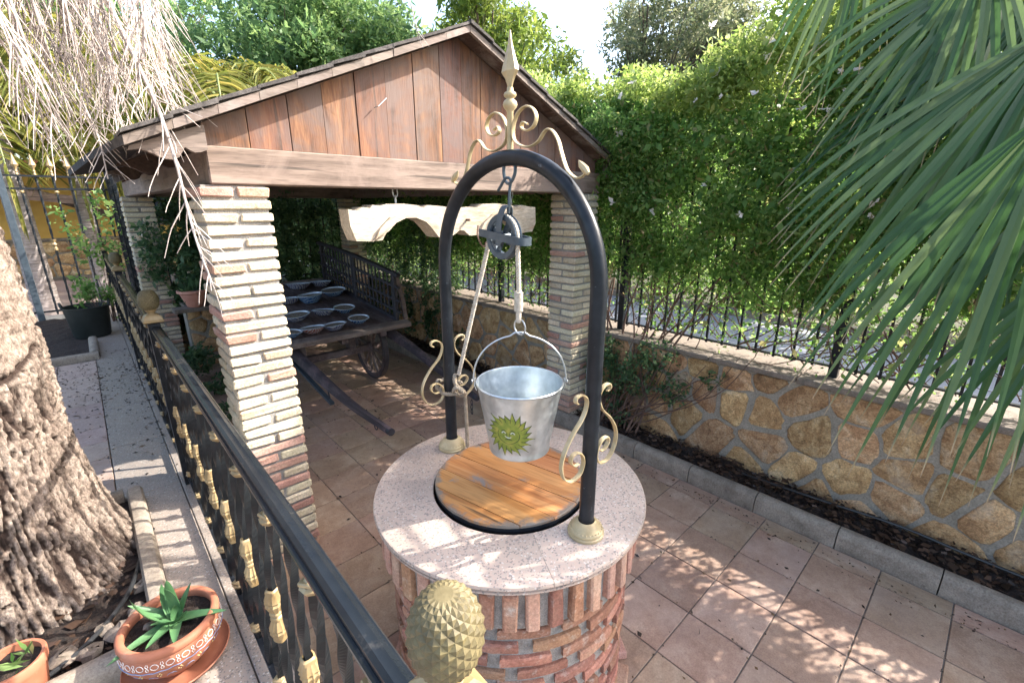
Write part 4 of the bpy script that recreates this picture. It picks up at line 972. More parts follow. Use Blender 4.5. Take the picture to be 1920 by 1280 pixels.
# ---- rope: twisted strands
rope = thing('rope', 'off white twisted rope running over the pulley and knotted to the arch', 'rope', (AX, 1.2, 1.9))
def strands(path, R_, r, turns_per_m, mat, parent, name):
    P = [Vector(p) for p in path]; L = [0]
    for a, b in zip(P[:-1], P[1:]): L.append(L[-1] + (b - a).length)
    n = max(8, int(L[-1] * 260)); Q = []
    k = 0
    for i in range(n + 1):
        s = L[-1] * i / n
        while k < len(L) - 2 and L[k + 1] < s: k += 1
        t = (s - L[k]) / max(1e-9, L[k + 1] - L[k]); Q.append((P[k].lerp(P[k + 1], min(1, t)), s))
    g = G()
    for st_ in range(3):
        pts = []; 
        for i, (q, s) in enumerate(Q):
            T = (Q[min(i + 1, n)][0] - Q[max(i - 1, 0)][0]).normalized(); A = Vector((1, 0, 0)); A = (A - T * A.dot(T)).normalized(); B = T.cross(A)
            a = 2 * math.pi * (s * turns_per_m + st_ / 3); pts.append(tuple(q + A * math.cos(a) * R_ + B * math.sin(a) * R_))
        g.tube(pts, r, 6)
    return part(name, g, mat, parent, True, fix=False, sharp=80)
Pr = [(AX, 1.501, 1.30)] + [(AX, PC[1] + (PR - .010) * math.cos(t), PC[2] + (PR - .010) * math.sin(t)) for t in [math.radians(a) for a in range(10, 181, 10)]] + [(AX, 1.128, 1.70), (AX, 1.129, 1.625)]
strands(Pr, .0045, .0048, 28, 'rope', rope, 'running_rope')
g = G(); pts = []
for k in range(16 * 12):
    a = 2 * math.pi * k / 12; pts.append((AX + .0135 * math.cos(a), 1.129 + .0135 * math.sin(a), 1.710 - k / (16 * 12) * .068))
g.tube(pts, .0027, 6); part('whipping', g, 'rope', rope, fix=False)
g = G(); g.lathe([(.008, 1.642), (.010, 1.636), (.010, 1.61), (.008, 1.600)], c=(AX, 1.129, 0), n=10, caps=True); part('rope_end', g, 'rope', rope)
strands(catmull([(AX + .01, 1.50, 1.26), (AX + .02, 1.535, 1.25), (AX + .03, 1.57, 1.235), (AX + .02, 1.61, 1.22), (AX - .02, 1.615, 1.205), (AX - .035, 1.58, 1.20), (AX - .03, 1.54, 1.205), (AX - .01, 1.50, 1.215)], 4), .0045, .0048, 28, 'rope2', rope, 'knot')
strands(catmull([(AX - .01, 1.515, 1.30), (AX - .02, 1.50, 1.262), (AX, 1.478, 1.235), (AX + .02, 1.49, 1.205), (AX + .01, 1.52, 1.195), (AX - .02, 1.515, 1.22), (AX - .022, 1.49, 1.25), (AX, 1.47, 1.225)], 4), .0045, .0048, 28, 'rope2', rope, 'knot')
strands(catmull([(AX + .035, 1.62, 1.25), (AX + .0, 1.63, 1.235), (AX - .035, 1.615, 1.245), (AX - .04, 1.61, 1.21), (AX, 1.63, 1.19), (AX + .03, 1.62, 1.20)], 4), .0045, .0048, 28, 'rope2', rope, 'knot')
strands(catmull([(AX + .03, 1.50, 1.20), (AX + .032, 1.50, 1.12), (AX + .035, 1.502, 1.02), (AX + .038, 1.505, .935)], 4), .0045, .0048, 28, 'rope2', rope, 'hanging_end')

# ---- bucket
BC = (1.092, 1.137)
bk = thing('bucket', 'galvanised steel bucket with a green sun face print, hanging from the rope', 'bucket', (BC[0], BC[1], 1.10))
R0, R1, Z0, Z1 = .113, .160, 1.102, 1.370
def rad(z): return R0 + (R1 - R0) * (z - Z0) / (Z1 - Z0)
g = G(); prof = [(0, Z0 + .012), (R0 - .006, Z0 + .012), (R0 - .004, Z0), (R0 + .003, Z0), (R0 + .004, Z0 + .006)]
for k in range(13):
    z = Z0 + .012 + (Z1 - Z0 - .018) * k / 12; prof.append((rad(z), z))
prof += [(R1 + .003, Z1 - .004), (R1 + .0045, Z1), (R1 + .002, Z1 + .004), (R1 - .002, Z1 + .003), (R1 - .0035, Z1 - .002)]
for k in range(12, -1, -1):
    z = Z0 + .014 + (Z1 - Z0 - .022) * k / 12; prof.append((rad(z) - .0025, z))
prof.append((0, Z0 + .015))
g.lathe(prof, c=(BC[0], BC[1], 0), n=64); part('pail', g, 'galv', bk, sharp=50)
ang = math.radians(130)  # ears lie along this direction from the centre
ed = (math.cos(math.radians(137.2)), math.sin(math.radians(137.2)))
for s in (1, -1):
    ex, ey = BC[0] + s * ed[0] * (R1 + .004), BC[1] + s * ed[1] * (R1 + .004)
    g = G(); g.tube([(ex - s * ed[0] * .004, ey - s * ed[1] * .004, Z1 - .03), (ex + s * ed[0] * .004, ey + s * ed[1] * .004, Z1 - .008), (ex + s * ed[0] * .002, ey + s * ed[1] * .002, Z1 + .012)], 1, sec=[(-.014, -.0015), (.014, -.0015), (.014, .0015), (-.014, .0015)], ref=(-ed[1], ed[0], 0)); e = part('ear', g, 'galv', bk)
    g = G(); g.tube([(ex + s * ed[0] * .012 + .006 * math.cos(a) * -ed[1], ey + s * ed[1] * .012 + .006 * math.cos(a) * ed[0], Z1 + .002 + .006 * math.sin(a)) for a in [i * math.pi / 5 for i in range(10)]], .0022, 6, closed=True); part('eyelet', g, 'wire', e)
hp = []
for k in range(31):
    t = math.pi * k / 30; hp.append((BC[0] + ed[0] * (R1 + .012) * math.cos(t), BC[1] + ed[1] * (R1 + .012) * math.cos(t), Z1 + .002 + .178 * math.sin(t) ** .9 + (.010 if 14 <= k <= 16 else 0)))
g = G(); g.tube(hp, .0032, 8); part('bail_handle', g, 'wire', bk)
rg = thing('iron_ring', 'small steel ring joining the rope end to the bucket handle', 'ring', (AX, 1.129, 1.585))
g = G(); g.tube([(AX + .006, 1.129 + .028 * math.cos(a), 1.583 + .028 * math.sin(a)) for a in [i * math.pi / 12 for i in range(24)]], .003, 7, closed=True); part('ring_loop', g, 'wire', rg)
# sun print wrapped on the pail
def on_pail(u, v, off):  # u along circumference (m), v height (m)
    z = v; r = rad(z) + off; a = DA + u / r; return (BC[0] + r * math.cos(a), BC[1] + r * math.sin(a), z)
DA = math.radians(209); CZ = 1.218
R = random.Random(3); out = []; N = 20
for k in range(N * 2):
    a = 2 * math.pi * k / (N * 2); rr = (.089 + R.uniform(-.013, .013)) if k % 2 == 0 else .062
    out.append((rr * math.cos(a + (.12 if k % 2 == 0 else 0)), rr * math.sin(a + (.12 if k % 2 == 0 else 0))))
def decal(poly, mat, off, name):
    n = len(poly); vs = []; rings = 6
    for r in range(rings, 0, -1):
        for u, v in poly: vs.append(on_pail(u * r / rings, CZ + v * r / rings, off))
    vs.append(on_pail(0, CZ, off)); fs = []
    for r in range(rings - 1):
        for k in range(n): fs.append((r * n + k, r * n + (k + 1) % n, (r + 1) * n + (k + 1) % n, (r + 1) * n + k))
    for k in range(n): fs.append(((rings - 1) * n + k, (rings - 1) * n + (k + 1) % n, rings * n))
    g = G(); g.add(vs, fs); return part(name, g, mat, bk, True, sharp=80)
dec = decal([(a * 1.07, b * 1.07) for a, b in out], 'decal_dark', .0006, 'print_outline'); decal(out, 'decal', .0011, 'sun_print')
def strip(pts, mat, off, w_, name):
    g = G(); P = catmull([(u, v, 0) for u, v in pts], 5); vs = []; fs = []
    for i, p in enumerate(P):
        q = P[min(i + 1, len(P) - 1)]; o_ = P[max(i - 1, 0)]; tx, ty = q[0] - o_[0], q[1] - o_[1]; L = math.hypot(tx, ty) or 1; e = w_ * math.sin(math.pi * (i + .5) / (len(P) + .0)) + .0003
        vs.append(on_pail(p[0] - ty / L * e, CZ + p[1] + tx / L * e, off)); vs.append(on_pail(p[0] + ty / L * e, CZ + p[1] - tx / L * e, off))
    for i in range(len(P) - 1): fs.append((2 * i, 2 * i + 1, 2 * i + 3, 2 * i + 2))
    g.add(vs, fs); part(name, g, mat, bk, False)
for s in (-1, 1):
    strip([(s * .006, .014), (s * .016, .019), (s * .027, .012)], 'decal_dark', .0016, .0016, 'print_line')
    strip([(s * .009, .006), (s * .017, .009), (s * .025, .005)], 'decal_pale', .0017, .0042, 'print_eye')
    strip([(s * .012, .0065), (s * .017, .0075), (s * .021, .0055)], 'decal_dark', .0021, .0022, 'print_pupil')
    strip([(s * .004, .012), (s * .006, -.004), (s * .002, -.012)], 'decal_dark', .0016, .0009, 'print_line')
    strip([(s * .034, .02), (s * .041, 0), (s * .034, -.022), (s * .014, -.036), (0, -.039)], 'decal_dark', .0016, .0012, 'print_line')
strip([(-.014, -.021), (0, -.018), (.014, -.021)], 'decal_dark', .0016, .003, 'print_mouth')
strip([(-.014, -.006), (0, -.012), (.012, -.008)], 'decal_pale', .0018, .002, 'print_line')
for k in range(N):
    a = 2 * math.pi * (k) / N + .1; strip([(.050 * math.cos(a), .050 * math.sin(a)), (.06 * math.cos(a + .03), .06 * math.sin(a + .03)), (.072 * math.cos(a + .05), .072 * math.sin(a + .05))], 'decal_dark', .0016, .0011, 'print_line')

# ================================================================== RAILING
RX = .190; ZR = 1.400
rail = thing('iron_railing', 'black iron railing with twisted bars, gold castings and pineapple finials along the terrace edge', 'railing', (RX, 3, ZT))
sec = [(-.019, -.012), (.029, -.012), (.029, -.005), (.026, -.001), (.022, -.001), (.020, .008), (.012, .0115), (.005, .0105), (-.002, .0115), (-.010, .008), (-.012, -.001), (-.016, -.001), (-.019, -.005)]
pst = [.365, 2.95, 5.55, 8.15]
for a, b in zip(pst[:-1], pst[1:]):
    g = G(); m = len(sec); vs = []
    for yy in (a + .028, b - .028):
        for u, v in sec: vs.append((RX + u, yy, ZR - .014 + v))
    g.add(vs, [tuple(range(m)), tuple(range(m, 2 * m))] + [(i, (i + 1) % m, m + (i + 1) % m, m + i) for i in range(m)]); part('handrail', g, 'rail_iron', rail, True, sharp=30)
    g = G(); g.box(RX - .016, RX + .016, a + .022, b - .022, ZR - .037, ZR - .027); part('under_bar', g, 'black_iron', rail, False)
    g = G(); g.box(RX - .013, RX + .013, a + .022, b - .022, ZT + .055, ZT + .067); part('bottom_bar', g, 'black_iron', rail, False)
g = G()
R = random.Random(5)
hB = ZR - .037 - ZT - .067
def twisted(z0, z1, tw, r=.0085, straight=.06):
    P = []; n = 44
    for k in range(n + 1): P.append((0, 0, z0 + (z1 - z0) * k / n))
    g = G(); g.tube(P, r * 1.0, sec=SQ, twist=tw); return g
# type A: fully twisted with collars top and bottom
gA = twisted(0, hB, 3.4 * math.pi); mA = mesh('twisted_baluster', gA, 'bar_iron', False)
gB = twisted(0, hB * .40, 1.5 * math.pi); g2 = twisted(hB * .64, hB, 1.5 * math.pi); gB.add(g2.v, g2.f); g3 = G(); g3.box(-.007, .007, -.007, .007, hB * .4, hB * .64); gB.add(g3.v, g3.f); mB = mesh('cast_baluster', gB, 'bar_iron', False)
g = G(); g.box(-.018, .018, -.018, .018, .004, .013, .002); g.lathe([(.010, -.018), (.019, -.012), (.024, -.002), (.018, .004)], n=8); g.lathe([(.014, .013), (.010, .018)], n=8); mCol = mesh('baluster_collar', g, 'gold', True, sharp=30)
def basket(h):
    g = G(); n = 36; prof = [(.011, 0), (.015, .004), (.0155, .010), (.013, .014), (.0215, .040 * h), (.019, .046 * h), (.0215, .052 * h), (.016, .074 * h), (.0165, .078 * h), (.0155, .084 * h), (.011, .088 * h)]
    vs = []; fs = []
    for r, z in prof:
        for k in range(n):
            a = 2 * math.pi * k / n; q = .84 + .26 * abs(math.cos(a * 6)) if .013 < z < .073 * h else 1
            cs, sn = math.cos(a), math.sin(a); sq = 1 / max(abs(cs), abs(sn)) ** .55
            vs.append((r * q * cs * sq, r * q * sn * sq, z))
    for i in range(len(prof) - 1):
        for k in range(n): fs.append((i * n + k, i * n + (k + 1) % n, (i + 1) * n + (k + 1) % n, (i + 1) * n + k))
    g.add(vs, fs); return g
gb = basket(1.0); g2 = basket(1.0); gb.add([(a, b, .0 - c) for a, b, c in g2.v], g2.f); mBas = mesh('basket_casting', gb, 'gold', True, sharp=30)
for a, b in zip(pst[:-1], pst[1:]):
    n = 19
    for k in range(n):
        y = a + (b - a) * (k + 1) / (n + 1)
        A_ = k % 2 == 0
        o = link('baluster', mA if A_ else mB, rail, (RX, y, ZT + .067), (0, 0, rnd.choice((0, .3, .6)))); ORG[o.name] = (RX, y, ZT + .067)
        if A_:
            link('collar', mCol, o, (RX, y, ZR - .075)); link('collar', mCol, o, (RX, y, ZT + .115))
        else: link('casting', mBas, o, (RX, y, ZT + .067 + hB * .495))
def pinecone(cx, cy, zb, S, name_parent):
    # diamond-scaled egg
    nr_, nc = 18, 16; vs = []; fs = []
    def pt(t, a, e):
        z = S * 1.20 * (1 - math.cos(math.pi * t)) / 2
        r = S * .5 * (math.sin(math.pi * t) ** .72) * (1.0 - .10 * (t - .45)) * (1 + e)
        return (cx + r * math.cos(a), cy + r * math.sin(a), zb + z)
    T = [.05 + .90 * i / nr_ for i in range(nr_ + 1)]
    ring = []
    for i, t in enumerate(T):
        row = []
        for k in range(nc):
            a = 2 * math.pi * (k + (i % 2) * .5) / nc; row.append(len(vs)); vs.append(pt(t, a + .1 * t, 0))
        ring.append(row)
    for i in range(1, nr_):
        for k in range(nc):
            # diamond centred on gap between neighbours in row i: left,right in row i; up in i+1; down in i-1
            l = ring[i][k]; r = ring[i][(k + 1) % nc]
            if i % 2 == 0: u = ring[i + 1][k]; d = ring[i - 1][k]
            else: u = ring[i + 1][(k + 1) % nc]; d = ring[i - 1][(k + 1) % nc]
            c = [sum(vs[q][j] for q in (l, r, u, d)) / 4 for j in range(3)]; nrm = Vector((c[0] - cx, c[1] - cy, (c[2] - zb - S * .6) * .85)).normalized() * (.35 + .65 * math.sin(math.pi * T[i]) ** .5)
            ap = len(vs); vs.append((c[0] + nrm.x * S * .036, c[1] + nrm.y * S * .036, c[2] + nrm.z * S * .036 - S * .004))
            fs += [(d, r, ap), (r, u, ap), (u, l, ap), (l, d, ap)]
    top = len(vs); vs.append((cx, cy, zb + S * 1.197)); bt = len(vs); vs.append((cx, cy, zb))
    for k in range(nc):
        fs.append((ring[nr_][k], ring[nr_][(k + 1) % nc], top)); fs.append((ring[0][(k + 1) % nc], ring[0][k], bt))
        if True:
            k2 = (k + 1) % nc
            fs.append((ring[nr_][k], ring[nr_ - 1][k if nr_ % 2 else k2], ring[nr_][k2])) if False else None
    for k in range(nc):
        k2 = (k + 1) % nc; fs.append((ring[nr_][k], ring[nr_ - 1][k], ring[nr_][k2])); fs.append((ring[0][k], ring[0][k2], ring[1][k]))
    g = G(); g.add(vs, [f for f in fs if f]); g.lathe([(S * .20, zb + S * .07), (S * .40, zb + S * .2), (S * .48, zb + S * .55), (S * .41, zb + S * .95), (S * .2, zb + S * 1.12)], c=(cx, cy, 0), n=17); return g
RX0 = RX
for i, y in enumerate(pst):
    RX = RX0 if i else .220
    y = y if i else .350
    g = G(); g.box(RX - .026, RX + .026, y - .026, y + .026, ZT, ZR + .012, .003); po = part('post', g, 'black_iron', rail, False)
    if i == 0:
        g = G(); g.box(RX0 - .024, RX0 + .012, .352, .395, ZR - .03, ZR - .004); part('rail_bracket', g, 'black_iron', rail, False)
    S = .088; zc = ZR + .016
    g = G(); g.box(RX - .044, RX + .044, y - .044, y + .044, zc + .0005, zc + .016, .004)
    vs = []; 
    for hw_, z in ((.040, zc + .016), (.034, zc + .032), (.022, zc + .042)):
        vs += [(RX + sx * hw_, y + sy * hw_, z) for sx, sy in ((-1, -1), (1, -1), (1, 1), (-1, 1))]
    fs = [(8, 9, 10, 11)]
    for r in range(2):
        for k in range(4): fs.append((r * 4 + k, r * 4 + (k + 1) % 4, (r + 1) * 4 + (k + 1) % 4, (r + 1) * 4 + k))
    g.add(vs, fs); g.lathe([(.021, zc + .040), (.0175, zc + .044), (.0165, zc + .050), (.024, zc + .060), (.026, zc + .070)], c=(RX, y, 0), n=24); fb = part('finial', g, 'gold', rail, True, sharp=30)
    g = pinecone(RX, y, zc + .062, S, None); part('pinecone', g, 'pinecone', fb, False)

# ================================================================== POTS
pot = thing('aloe_pot', 'wide terracotta bowl pot with white and blue painted garland on the granite edge', 'flower pot', (-.035, 1.695, ZT))
PX, PY = -.035, 1.695
prof = [(.0, .022), (.085, .022), (.092, .030), (.118, .060), (.140, .095), (.147, .122), (.145, .145), (.140, .158), (.146, .164), (.145, .178), (.139, .185), (.126, .186), (.121, .180), (.122, .16), (.130, .14), (.130, .12)]
g = G(); g.lathe([(r, ZT + z) for r, z in prof], c=(PX, PY, 0), n=64); part('pot_body', g, 'terracotta', pot, sharp=60)
g = G(); g.lathe([(0, .002), (.125, .002), (.145, .012), (.158, .030), (.155, .033), (.142, .016), (.12, .010), (0, .010)], c=(PX, PY, ZT), n=48); part('saucer', g, 'terracotta', pot, sharp=60)
def pot_r(z):
    z -= ZT
    for (r0, z0), (r1, z1) in zip(prof[1:-1], prof[2:]):
        if z0 <= z <= z1: return r0 + (r1 - r0) * (z - z0) / max(1e-6, z1 - z0)
    return .14
def ring_line(pts, mat, w_, name):  # pts: (angle, z)
    P = [(PX + (pot_r(z) + .0012) * math.cos(a), PY + (pot_r(z) + .0012) * math.sin(a), z) for a, z in pts]
    g = G(); g.tube(P, w_, 5); return g
wl = G()
for k in range(22):
    a0 = 2 * math.pi * k / 22
    t = ring_line([(a0 + .075 * math.cos(q), ZT + .139 + .0095 * math.sin(q)) for q in [i * math.pi / 7 for i in range(15)]], 'w', .0011, ''); wl.add(t.v, t.f)
    for s in (-1, 1):
        t = ring_line([(a0 + .1428, ZT + .139), (a0 + .1428 + s * .03, ZT + .139 + .006), (a0 + .1428 + s * .012, ZT + .139 + .012)], 'w', .001, ''); wl.add(t.v, t.f)
        t = ring_line([(a0 + .1428, ZT + .139), (a0 + .1428 + s * .03, ZT + .133), (a0 + .1428 + s * .012, ZT + .127)], 'w', .001, ''); wl.add(t.v, t.f)
part('painted_garland', wl, 'white_paint', pot, fix=False)
t = ring_line([(2 * math.pi * k / 220, ZT + .117 + .0018 * math.sin(k * .75)) for k in range(221)], 'b', .0016, ''); part('painted_line', t, 'blue_paint', pot, fix=False)
yl = G(); bl = G()
for k in range(16):
    a0 = 2 * math.pi * k / 16
    for da, dz in ((-.035, .003), (0, -.005), (.035, .004), (.015, .010)):
        a = a0 + da; z = ZT + .094 + dz; r = pot_r(z) + .0006; yl.lathe([(0, -.0022), (.0022, 0), (0, .0022)], c=(PX + r * math.cos(a), PY + r * math.sin(a), z), n=5)
    t = ring_line([(a0 + .1, ZT + .075), (a0 + .14, ZT + .086), (a0 + .2, ZT + .088), (a0 + .26, ZT + .086), (a0 + .3, ZT + .075)], 'b', .0009, ''); bl.add(t.v, t.f)
part('painted_dots', yl, 'yellow_paint', pot, fix=False, kind='stuff'); part('painted_scallop', bl, 'blue_paint', pot, fix=False)
def soil_disc(cx, cy, z, r, parent, seed):
    vs = [(cx, cy, z)]; fs = []
    for i in range(1, 9):
        for k in range(28):
            a = 2 * math.pi * k / 28; rr = r * i / 8; vs.append((cx + rr * math.cos(a), cy + rr * math.sin(a), z + .012 * noise.noise((rr * 40 * math.cos(a) + seed, rr * 40 * math.sin(a), seed))))
    for k in range(28): fs.append((0, 1 + k, 1 + (k + 1) % 28))
    for i in range(7):
        for k in range(28): a = 1 + i * 28 + k; b = 1 + i * 28 + (k + 1) % 28; fs.append((a, a + 28, b + 28, b))
    g = G(); g.add(vs, fs); return part('potting_soil', g, 'soil', parent, fix=False)
soil_disc(PX, PY, ZT + .150, .131, pot, 4)
for (x, y, r) in ((-.09, 1.735, .017), (-.05, 1.77, .012)):
    vs = []; g = G(); g.lathe([(0, -r * .6), (r * .8, -r * .3), (r, .1 * r), (r * .7, r * .5), (0, r * .7)], c=(x, y, ZT + .158), n=7)
    g.v = [(a + rnd.uniform(-.003, .003), b + rnd.uniform(-.003, .003), c) for a, b, c in g.v]; part('stone', g, 'cap', pot, False)
aloe = thing('aloe_plant', 'small green aloe with pointed fleshy leaves growing in the painted terracotta bowl', 'aloe', (PX + .02, PY + .01, ZT + .15))
AC = Vector((PX + .02, PY + .01, ZT + .150))
for (az, el, L, cv) in [(200, 12, .165, .3), (232, 22, .125, .2), (262, 20, .12, .3), (-42, 18, .15, .2), (150, 38, .13, .1), (176, 28, .15, -.1), (118, 48, .12, .0), (92, 62, .14, .0), (62, 70, .13, -.1), (20, 60, .10, .1), (210, 40, .08, .1), (300, 45, .07, .1), (100, 80, .07, 0)]:
    a = math.radians(az); e = math.radians(el); L *= 1.22; P = []
    for k in range(9):
        s = k / 8; ee = e + .5 * s * (1 if cv <= 0 else -cv); P.append(AC + Vector((math.cos(a) * math.cos(ee), math.sin(a) * math.cos(ee), math.sin(ee))) * L * s + Vector((0, 0, .004)))
    vs = []; fs = []; side = Vector((-math.sin(a), math.cos(a), 0)); n = 9
    for k, p in enumerate(P):
        s = k / 8; w_ = .019 * (1 - s) ** .75 * (1 + .5 * s) * (L / .13) ** .3 + .0006; up = Vector((0, 0, 1)) if el < 65 else Vector((-math.cos(a), -math.sin(a), .3)).normalized()
        for (u, v) in ((-1, .30), (-.5, .02), (0, -.10), (.5, .02), (1, .30), (.6, -.30), (0, -.5), (-.6, -.30)):
            q = p + side * u * w_ + up * v * w_; vs.append(tuple(q))
    for k in range(8):
        for j in range(8): fs.append((k * 8 + j, k * 8 + (j + 1) % 8, (k + 1) * 8 + (j + 1) % 8, (k + 1) * 8 + j))
    fs += [tuple(range(8)), tuple(reversed(range(64, 72)))]
    g = G(); g.add(vs, fs); part('leaf', g, 'aloe', aloe, sharp=50)
pot2 = thing('flower_pot', 'small plain terracotta flower pot at the foot of the big palm trunk', 'flower pot', (-.425, 1.86, ZT))
g = G(); g.lathe([(0, .0), (.055, 0), (.060, .004), (.076, .12), (.078, .135), (.083, .137), (.085, .165), (.081, .170), (.073, .168), (.070, .14)], c=(-.425, 1.86, ZT + .0), n=40); part('pot_body', g, 'terracotta', pot2, sharp=60)
soil_disc(-.425, 1.86, ZT + .145, .073, pot2, 9)
V = leaf_quads(np.array([(-.40 + nr.uniform(-.03, .03), 1.86 + nr.uniform(-.03, .03), ZT + .15) for _ in range(14)]), .05, .012, np.tile([0, 0, 1.], (14, 1)), .9)
o = link('seedling_leaves', quads('seedling_leaves', V, 'vine'), pot2, (0, 0, 0))
# black rubber tub and its plant
tub = thing('rubber_tub', 'black rubber tub with two loop handles standing on the terrace by the railing', 'tub', (-.12, 7.42, ZT))
g = G(); g.lathe([(0, .003), (.165, .003), (.175, .02), (.212, .36), (.222, .366), (.222, .375), (.208, .375), (.203, .34), (.170, .03), (0, .03)], c=(-.12, 7.42, ZT), n=40); part('tub_body', g, 'tub', tub, sharp=50)
for s in (-1, 1):
    cx = -.12 + s * .205; g = G(); g.tube(catmull([(cx, 7.42 - .07, ZT + .36), (cx + s * .012, 7.42 - .05, ZT + .415), (cx + s * .015, 7.42, ZT + .43), (cx + s * .012, 7.47, ZT + .415), (cx, 7.49, ZT + .36)], 5), .011, 8); part('handle', g, 'tub', tub)
def leafy(name, label, cat, center, N, r, L, W, mat, base_z, stems=8, hz=1.0, flowers=0, fmat='flower'):
    cx, cy, cz = center; t = thing(name, label, cat, (cx, cy, base_z))
    P = nr.normal(size=(N, 3)); P /= np.linalg.norm(P, axis=1, keepdims=True); P *= (nr.uniform(.15, 1, N) ** .5)[:, None] * r; P[:, 2] *= hz
    K = nr.normal(size=(14, 3)) * r * .55; K[:, 2] *= hz; i = nr.integers(0, 14, N); P = P * .45 + K[i]; P += np.array([cx, cy, cz])
    V = leaf_quads(P, L, W); V -= np.array([cx, cy, base_z]); o = link('foliage', quads('foliage', V, mat), t, (cx, cy, base_z))
    sg = G()
    for k in range(stems):
        a = K[rnd.randrange(14)]; pts = catmull([(cx + rnd.uniform(-.02, .02), cy + rnd.uniform(-.02, .02), base_z), (cx + a[0] * .3, cy + a[1] * .3, (base_z + cz) / 2), (cx + a[0] * 1.1, cy + a[1] * 1.1, cz + a[2] * 1.1)], 5); sg.tube(pts, [.006 - .004 * q / len(pts) for q in range(len(pts))], 5)
    part('stems', sg, 'stem', t, fix=False)
    if flowers:
        for q in range(flowers):
            a = K[rnd.randrange(14)]; c = (cx + a[0] * 1.25, cy + a[1] * 1.25 - .03, cz + a[2] * 1.2); V = leaf_quads(np.tile(c, (9, 1)), .04, .034, np.tile([0, -.4, .8], (9, 1)), .8)
            V -= np.array([cx, cy, base_z]); link('flower', quads('flower', V, fmat), t, (cx, cy, base_z))
    return t
leafy('potted_plant', 'leafy green plant growing out of the black rubber tub', 'plant', (-.0, 7.45, ZT + .52), 500, .18, .05, .028, 'vine', ZT + .1)
leafy('creeper_plant', 'creeper climbing the iron gate behind the rubber tub', 'plant', (.12, 8.2, 1.5), 600, .26, .06, .035, 'vine', ZT, hz=2.0)
leafy('rose_bush', 'rose bush with faded cream blooms behind the sunlit pillar', 'rose bush', (.98, 6.9, 1.45), 3400, .36, .055, .034, 'ivy', .75, stems=14, hz=1.5, flowers=12, fmat='rose')
pot3 = thing('pink_pot', 'pinkish clay flower pot hanging beside the sunlit brick pillar', 'flower pot', (.86, 6.55, .86))
g = G(); g.lathe([(0, 0), (.07, 0), (.08, .01), (.13, .15), (.14, .17), (.158, .175), (.158, .20), (.145, .205), (.13, .17)], c=(.84, 6.44, .84), n=32)
part('pot_body', g, 'pinkclay', pot3, sharp=60)
V = leaf_quads(np.array([(.84 + nr.uniform(-.1, .1), 6.44 + nr.uniform(-.1, .1), 1.02) for _ in range(160)]), .10, .035, np.tile([0, 0, 1.], (160, 1)), .9); o = link('foliage', quads('foliage', V, 'ivy'), pot3, (0, 0, 0)); ORG[o.name] = (0, 0, 0)
g = G(); g.box(.62, 1.0, 6.36, 6.56, .79, .838, .004)
part('shelf', g, 'cap', pw, False)
# hose in the planter and in the bed
g = G(); g.tube(catmull([(-.02, 2.55, ZT + .03), (-.075, 2.35, ZT + .05), (-.14, 2.12, ZT + .045), (-.26, 1.95, ZT + .04), (-.42, 1.86, ZT + .035), (-.62, 1.84, ZT + .03)], 8), .0085, 8)
single('irrigation_hose', g, 'hose', (-.2, 2.0, ZT), 'black irrigation hose curving round the palm foot behind the aloe pot', 'hose')
g = G(); g.tube(catmull([(3.24, 1.0, .10), (3.26, .5, .125), (3.29, .1, .14), (3.30, -.3, .12), (3.27, -1.4, .12)], 8), .009, 8); g.tube([(3.29, .1, .14), (3.285, .1, .07)], .009, 6)
single('irrigation_hose', g, 'hose', (3.28, 0, .1), 'thin black hose lying along the foot of the ochre stone wall', 'hose')
for k, (x, y, r) in enumerate([(-.17, 1.93, .05), (-.26, 1.90, .04), (-.12, 2.02, .035), (-.33, 1.93, .045), (-.22, 1.99, .03), (-.10, 2.15, .03)]):
    g = G(); g.lathe([(0, -r * .6), (r * .8, -r * .3), (r, .1 * r), (r * .7, r * .45), (0, r * .6)], c=(x, y, ZT + .03), n=8)
    g.v = [(a + rnd.uniform(-.01, .01), b + rnd.uniform(-.01, .01), c + rnd.uniform(-.004, .004)) for a, b, c in g.v]
    single('rubble_stone', g, 'cap', (x, y, ZT + .03), ['fist sized pale stone nearest the aloe pot, beside the hose', 'angular stone by the hose, left of the aloe pot', 'small stone at the planter kerb corner', 'loose stone by the small plain flower pot', 'flat stone in the soil between hose and palm trunk', 'pebble in the soil against the straight kerb'][k], 'stone')

